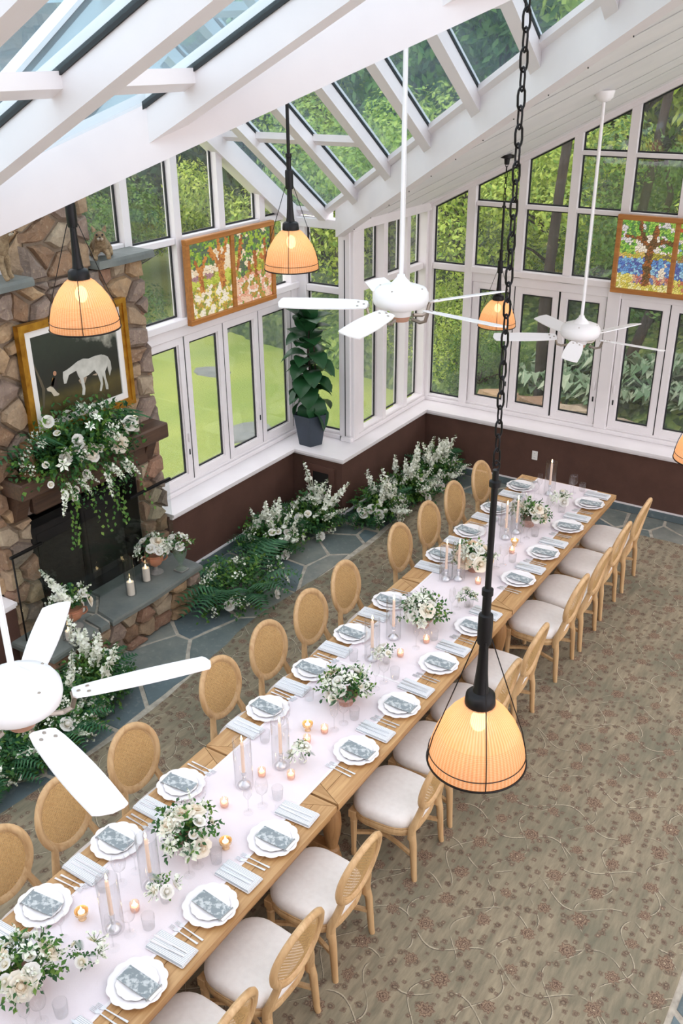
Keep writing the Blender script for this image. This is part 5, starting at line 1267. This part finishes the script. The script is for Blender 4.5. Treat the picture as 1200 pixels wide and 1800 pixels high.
for i, (x, y, k, wh) in enumerate([(-2.90, 7.47, 0, 'beside the far pair of tapers'), (-2.86, 7.32, 1, 'right of the far pair of tapers'), (-2.88, 6.64, 1, 'in front of the second centerpiece'), (-2.83, 5.60, 1, 'in front of the middle centerpiece'), (-2.91, 5.33, 1, 'by the mid table bud vase'),
        (-3.01, 4.23, 0, 'between two bud vases mid table'), (-2.90, 4.27, 1, 'right of the gold votive mid table'), (-2.94, 4.12, 1, 'behind the joint bud vase'), (-2.83, 3.78, 1, 'in front of the joint bud vase'), (-3.0, 3.70, 1, 'between the near joint tapers'), (-2.81, 3.10, 0, 'beside the near centerpiece'), (-3.03, 3.36, 1, 'behind the near centerpiece'), (-3.14, 2.30, 0, 'near the left plate at the lower edge'), (-2.94, 2.49, 1, 'between the two nearest tapers')]):
    t = thing('votive_candle', f'lit {("gold footed", "blush glass")[k]} votive candle {wh}', 'candle', (x, y, ZT), 0, 'votive candles'); obj('cup', (VG, VP)[k], t)
    obj('wax', VW, t, (0, 0, .016 if k == 0 else 0)); obj('flame', FLM, t, (0, 0, .048 if k == 0 else .033))
PIL = G().lathe([(.034, .003), (.034, .135), (.028, .138), (0, .134)], 20).mesh('candle', WAX, 50); PILS = G().lathe([(.030, .003), (.030, .085), (.024, .088), (0, .085)], 20).mesh('candle', WAX, 50)
CYL = G().lathe([(.0, .002), (.05, .002), (.05, .24), (.0485, .24), (.0485, .004), (0, .004)], 28, cap=False).mesh('glass_cylinder', GLW, 60); CYL2 = G().lathe([(.0, .002), (.048, .002), (.048, .40), (.0465, .40), (.0465, .004), (0, .004)], 28, cap=False).mesh('glass_cylinder', GLW, 60)
HZ = .426
for x, y, z, pil, cy, n, lb in ((-5.74, 5.33, HZ, PIL, CYL2, 1, 'tall glass cylinder with white pillar candle in the middle of the hearth'), (-5.80, 5.60, HZ, PIL, CYL, 1, 'glass cylinder with white pillar candle beside the terracotta urn'), (-5.66, 4.50, HZ, PILS, CYL, 1, 'glass cylinder candle at the left end of the hearth'),
        (-5.92, 4.88, HZ, PIL, CYL, 1, 'pillar candle behind the left hearth flowers'), (-5.93, 5.79, 1.846, PIL, CYL, 1, 'taller pillar candle at the right end of the mantel'), (-5.93, 5.66, 1.846, PILS, CYL, 1, 'shorter pillar candle among the mantel flowers')):
    t = thing('pillar_candle', f'lit {lb}', 'candle', (x, y, z), 0, 'pillar candles'); obj('candle', pil, t); obj('glass_cylinder', cy, t); h = .134 if pil is PIL else .085
    obj('flame', FLM, t, (0, 0, h)); 
# ---- urns on the hearth
URN = G().lathe([(.07, 0), (.072, .012), (.05, .025), (.02, .04), (.022, .07), (.03, .08), (.06, .10), (.08, .14), (.085, .18), (.078, .185), (.09, .20), (.092, .21), (.08, .205), (0, .19)], 22)
URNF = G().lathe([(.07, 0), (.072, .012), (.05, .025), (.02, .04), (.022, .075)], 22).mesh('foot', CEMENT, 40); URNB = G().lathe([(.022, .07), (.03, .08), (.06, .10), (.08, .14), (.085, .18), (.078, .185), (.09, .20), (.092, .21), (.08, .205), (0, .19)], 22).mesh('bowl', TERRA, 40)
HAN = G().tube([(.08, 0, .19), (.115, 0, .185), (.12, 0, .15), (.095, 0, .125), (.07, 0, .12)], .008, 6).mesh('handle', TERRA, 60)
for x, y, lb, n, sp in ((-5.83, 5.76, 'terracotta urn of white roses on the right of the hearth', 9, 0), (-5.76, 4.66, 'terracotta urn of white stock and roses on the left of the hearth', 4, 6)):
    t = thing('flower_urn', lb, 'flower urn', (x, y, HZ), .9); obj('foot', URNF, t); b = obj('bowl', URNB, t)
    for s in (0, PI): obj('handle', HAN, b, (0, 0, 0), (0, 0, s))
    bouquet(t, (0, 0, .25), (.17, .17), .14, n, 24, 3, 5, 1, br, (0, 0, 1), .013)
    for k in range(sp): a = 2.2+k*.62; flower(t, SPK[k % 3], (0, 0, .22), (math.cos(a)*.8, math.sin(a)*.8, .75+.3*(k % 2)), .85)
GV = G().lathe([(.055, 0), (.055, .006), (.016, .016), (.014, .05), (.03, .08), (.062, .15), (.07, .20), (.068, .20), (.058, .15), (.02, .085), (0, .08)], 24, cap=False)
t = thing('footed_vase', 'footed glass vase of white roses at the right end of the hearth', 'flower vase', (-5.66, 5.93, HZ)); g = G(); g.box(-.055, .055, -.055, .055, 0, .012, .003); mk('base', g, CEMENT, t); o = obj('vase', GV.mesh('vase', glassy('green_tint_glass', (.8, .88, .82, 1), .06, .25, (.6, .7, .62, 1)), 60), t, (0, 0, .012))
bouquet(t, (0, 0, .25), (.135, .135), .13, 8, 22, 0, 4, 1, br, (0, 0, 3), .011)
# ---- garland over the mantel
t = thing('mantel_garland', 'large trailing garland of white roses and greenery over the mantel', 'flower arrangement', (-5.90, 5.10, 1.846))
bouquet(t, (.02, -.02, .06), (.23, .62), .38, 7, 330, 10, 26, 6, br, (0, 0, 3), .019, -.35, 1.0)
ROS = [(4.95, 2.06, 1.5, 0), (4.81, 1.97, 1.3, 0), (5.10, 1.88, 1.25, 0), (5.08, 1.93, 1.1, 1), (5.40, 1.89, 1.3, 1), (5.55, 2.03, 1.6, 0), (5.0, 1.75, 1.0, 0), (5.28, 2.17, 1.0, 0), (4.79, 2.26, 1.2, 0), (5.19, 1.92, 1.1, 3), (5.27, 2.02, 1.0, 3), (4.96, 1.90, 1.0, 3), (5.25, 1.73, 1.2, 3), (4.86, 1.66, 1.1, 3), (4.84, 1.60, 1.1, 3), (4.62, 1.80, .9, 3), (4.60, 1.98, .9, 3)]
for y, z, s, k in ROS: flower(t, ROSES[k], (.15 if z < 2.1 else .02, y-5.10, z-1.846), (1, br.uniform(-.3, .3)-.3, .35), s*.8)
g = G()
for k in range(34):
    y = br.uniform(-.45, .42); L = br.uniform(.2, .5)*(1.2-abs(y)); sprig(g, aim((.14, y, .04), (br.uniform(.1, .5), br.uniform(-.25, .25), -.9), br.uniform(0, 6)), L, 11, .012, br, br.randint(0, 1))
for k in range(12):      # long ivy strands
    y = br.uniform(-.3, .35); p = Vector((.17, y, -.05)); d = Vector((.1, br.uniform(-.35, .35), -1))
    for q in range(11): p = p+d*.052+Vector((br.uniform(-.01, .01), br.uniform(-.012, .012), 0)); leaf(g, p, (br.gauss(.3, .4), br.gauss(0, .7), -.5), (1, 0, .3), .04, .016, 1)
o = obj('trailing_greens', g.mesh('trailing_greens', [GRN1, GRN2]), t); o['kind'] = 'stuff'
for k in range(12): flower(t, SPK[k % 3], (.12, br.uniform(-.35, .4), -.02), (br.uniform(.3, .8), br.uniform(-.6, .6), br.uniform(-1.0, -.5)), br.uniform(.5, .75))
# ---- floor meadows
meadow = [(-5.35, 6.42, .50, .26, 3, 0, 'low bush of greenery with two white roses beside the hearth', 1),
          (-5.66, 7.38, .36, .30, 8, 6, 'meadow of white blooms on the floor below the left windows', 2),
          (-5.55, 8.02, .34, .32, 7, 6, 'meadow of white blooms in the corner below the potted tree', 2),
          (-5.03, 8.62, .33, .30, 10, 6, 'meadow of white roses on the floor by the jutting sill corner', 2),
          (-5.0, 9.28, .33, .30, 9, 6, 'meadow of white blooms midway along the short corner wall', 2),
          (-4.97, 9.92, .34, .34, 8, 8, 'tall meadow of white spires in the far room corner', 2),
          (-5.34, 4.40, .34, .32, 2, 6, 'white stock and ferns on the floor at the left hearth end', 2),
          (-5.22, 3.86, .40, .24, 5, 2, 'ferns and white blooms on the flagstones under the near fan', 1),
          (-5.32, 3.30, .40, .24, 4, 2, 'dark greenery with white blooms at the left picture edge', 1)]
for x, y, R_, hz, nr, ns, lb, tall in meadow:
    t = thing('floor_flowers', lb, 'flower arrangement', (x, y, .006), 0, 'flowers along the wall')
    bouquet(t, (0, 0, .05), (R_*.9, R_*1.15), hz*1.15, int(nr*1.3), 190, 26, 24, 2, br, (0, 0, 3), .017, -.05, 1.0, 1.35)
    for k in range(int(ns*1.6)):
        a = br.uniform(0, 6.28); q = br.uniform(0, .95)*R_; p = (q*math.cos(a)*.7, q*math.sin(a), .08 if tall == 1 else .16)
        flower(t, SPK[k % 3], p, (br.gauss(.12, .22), br.gauss(0, .28), 1), br.uniform(.85, 1.25) if tall == 2 else .7)
    for k in range(ns): a = br.uniform(-1.6, 1.6); flower(t, SPK[k % 3], (.1, 0, .12), (math.cos(a), math.sin(a), br.uniform(.2, .8)), br.uniform(.7, .95))
g = G(); g.ball((0, 0, .006), (.022, .016, .005), 8, 4); pm = g.mesh('fallen_petal', PETW, 60)
for i, (x, y) in enumerate(((-5.42, 6.95), (-5.30, 7.08))): single('fallen_petal', pm, (x, y, .002), i, ('left', 'right')[i]+' fallen white petal on the slate below the windows', 'petal', 'fallen petals')

# ================================================================ POTTED TREE, OUTLET, VENT
POT = plain('slate_blue_planter', S(52, 62, 74), .55, c2=S(44, 53, 64), scale=6); SOIL = plain('soil', S(50, 40, 32), .95)
FIGL = leafy('fig_leaf', S(28, 66, 40), S(40, 84, 48), S(24, 56, 38), .32, .12)
t = thing('fiddle_leaf_fig', 'fiddle leaf fig in a dark planter on the window sill', 'potted plant', (-5.93, 8.56, .795), .25)
g = G(); q = [(.135, 0), (.14, .01), (.195, .36), (.2, .375), (.185, .375), (.18, .33)]; g.lathe(q, 5); mk('planter', g, POT, t); g = G(); g.lathe([(.18, .325), (.0, .335)], 5, cap=False); mk('soil', g, SOIL, t)
g = G(); g.tube([(0, 0, .3), (.02, .01, .7), (-.01, 0, 1.1), (.02, 0, 1.5)], [.018, .016, .013, .008], 8); g.tube([(.03, .02, .3), (.06, .05, .8), (.05, .03, 1.2)], [.014, .012, .008], 8); mk('stem', g, BARK, t, 60)
def fig_leaf(seed):
    r = random.Random(seed); g = G(); n = 7; vs = []
    for j in range(n+1):
        u = j/n; w_ = .105*(math.sin(PI*u**.8)**.7 if 0 < u < 1 else 0)*(1-.28*math.exp(-((u-.42)/.12)**2)*.5); z = .05*math.sin(u*2.6)-.10*u*u
        for i in (-1, -.5, 0, .5, 1): vs.append((.30*u, i*w_, z+abs(i)*.03*math.sin(u*PI)+.008*math.sin(u*22+i*3)*(abs(i) > .8)))
    fs = [(j*5+i, j*5+i+1, j*5+i+6, j*5+i+5) for j in range(n) for i in range(4)]; g.add(vs, fs); return g.mesh('leaf', FIGL, 60)
FL = [fig_leaf(1), fig_leaf(2)]
fr = random.Random(44)
for k in range(42):
    h = .46+1.02*(k/42)**1.0; a = k*2.4+fr.uniform(-.3, .3); el = -.85+1.75*(k/42)+fr.uniform(-.5, .4)
    o = obj('leaf', FL[k % 2], t, (.02*math.cos(a), .02*math.sin(a), h), (0, -el, a)); s = fr.uniform(.85, 1.1); o.scale = (s, s*1.35, s)
PLAST = plain('outlet_plastic', S(236, 234, 230), .4)
t = thing('wall_outlet', 'white electrical outlet on the brown wall below the far windows', 'outlet', (-3.85, 10.36, .40)); g = G(); g.box(-.036, .036, -.007, 0, 0, .115, .003); mk('cover_plate', g, PLAST, t)
for z in (.03, .085):
    g = G(); g.box(-.016, .016, -.010, -.006, z-.015, z+.015, .003); s = mk('socket', g, PLAST, t)
    g = G(); g.box(-.008, -.006, -.0105, -.0095, z-.004, z+.006); g.box(.006, .008, -.0105, -.0095, z-.004, z+.006); mk('slot', g, GASKET, s)
BROWN2 = plain('brown_trim_paint', S(92, 62, 52), .6)
t = thing('wall_niche', 'brown framed dark vent opening in the wall under the potted tree', 'vent', (-5.66, 8.36, .26))
g = G(); g.ring(rect(-.19, .19, 0, .38), rect(-.14, .14, .05, .33), -.02, 0, 'y'); g.ring(rect(-.145, .145, .045, .335), rect(-.11, .11, .08, .30), -.012, 0, 'y'); mk('frame', g, BROWN2, t)
g = G(); g.box(-.115, .115, -.004, -.001, .075, .305); mk('opening', g, BLACK, t)
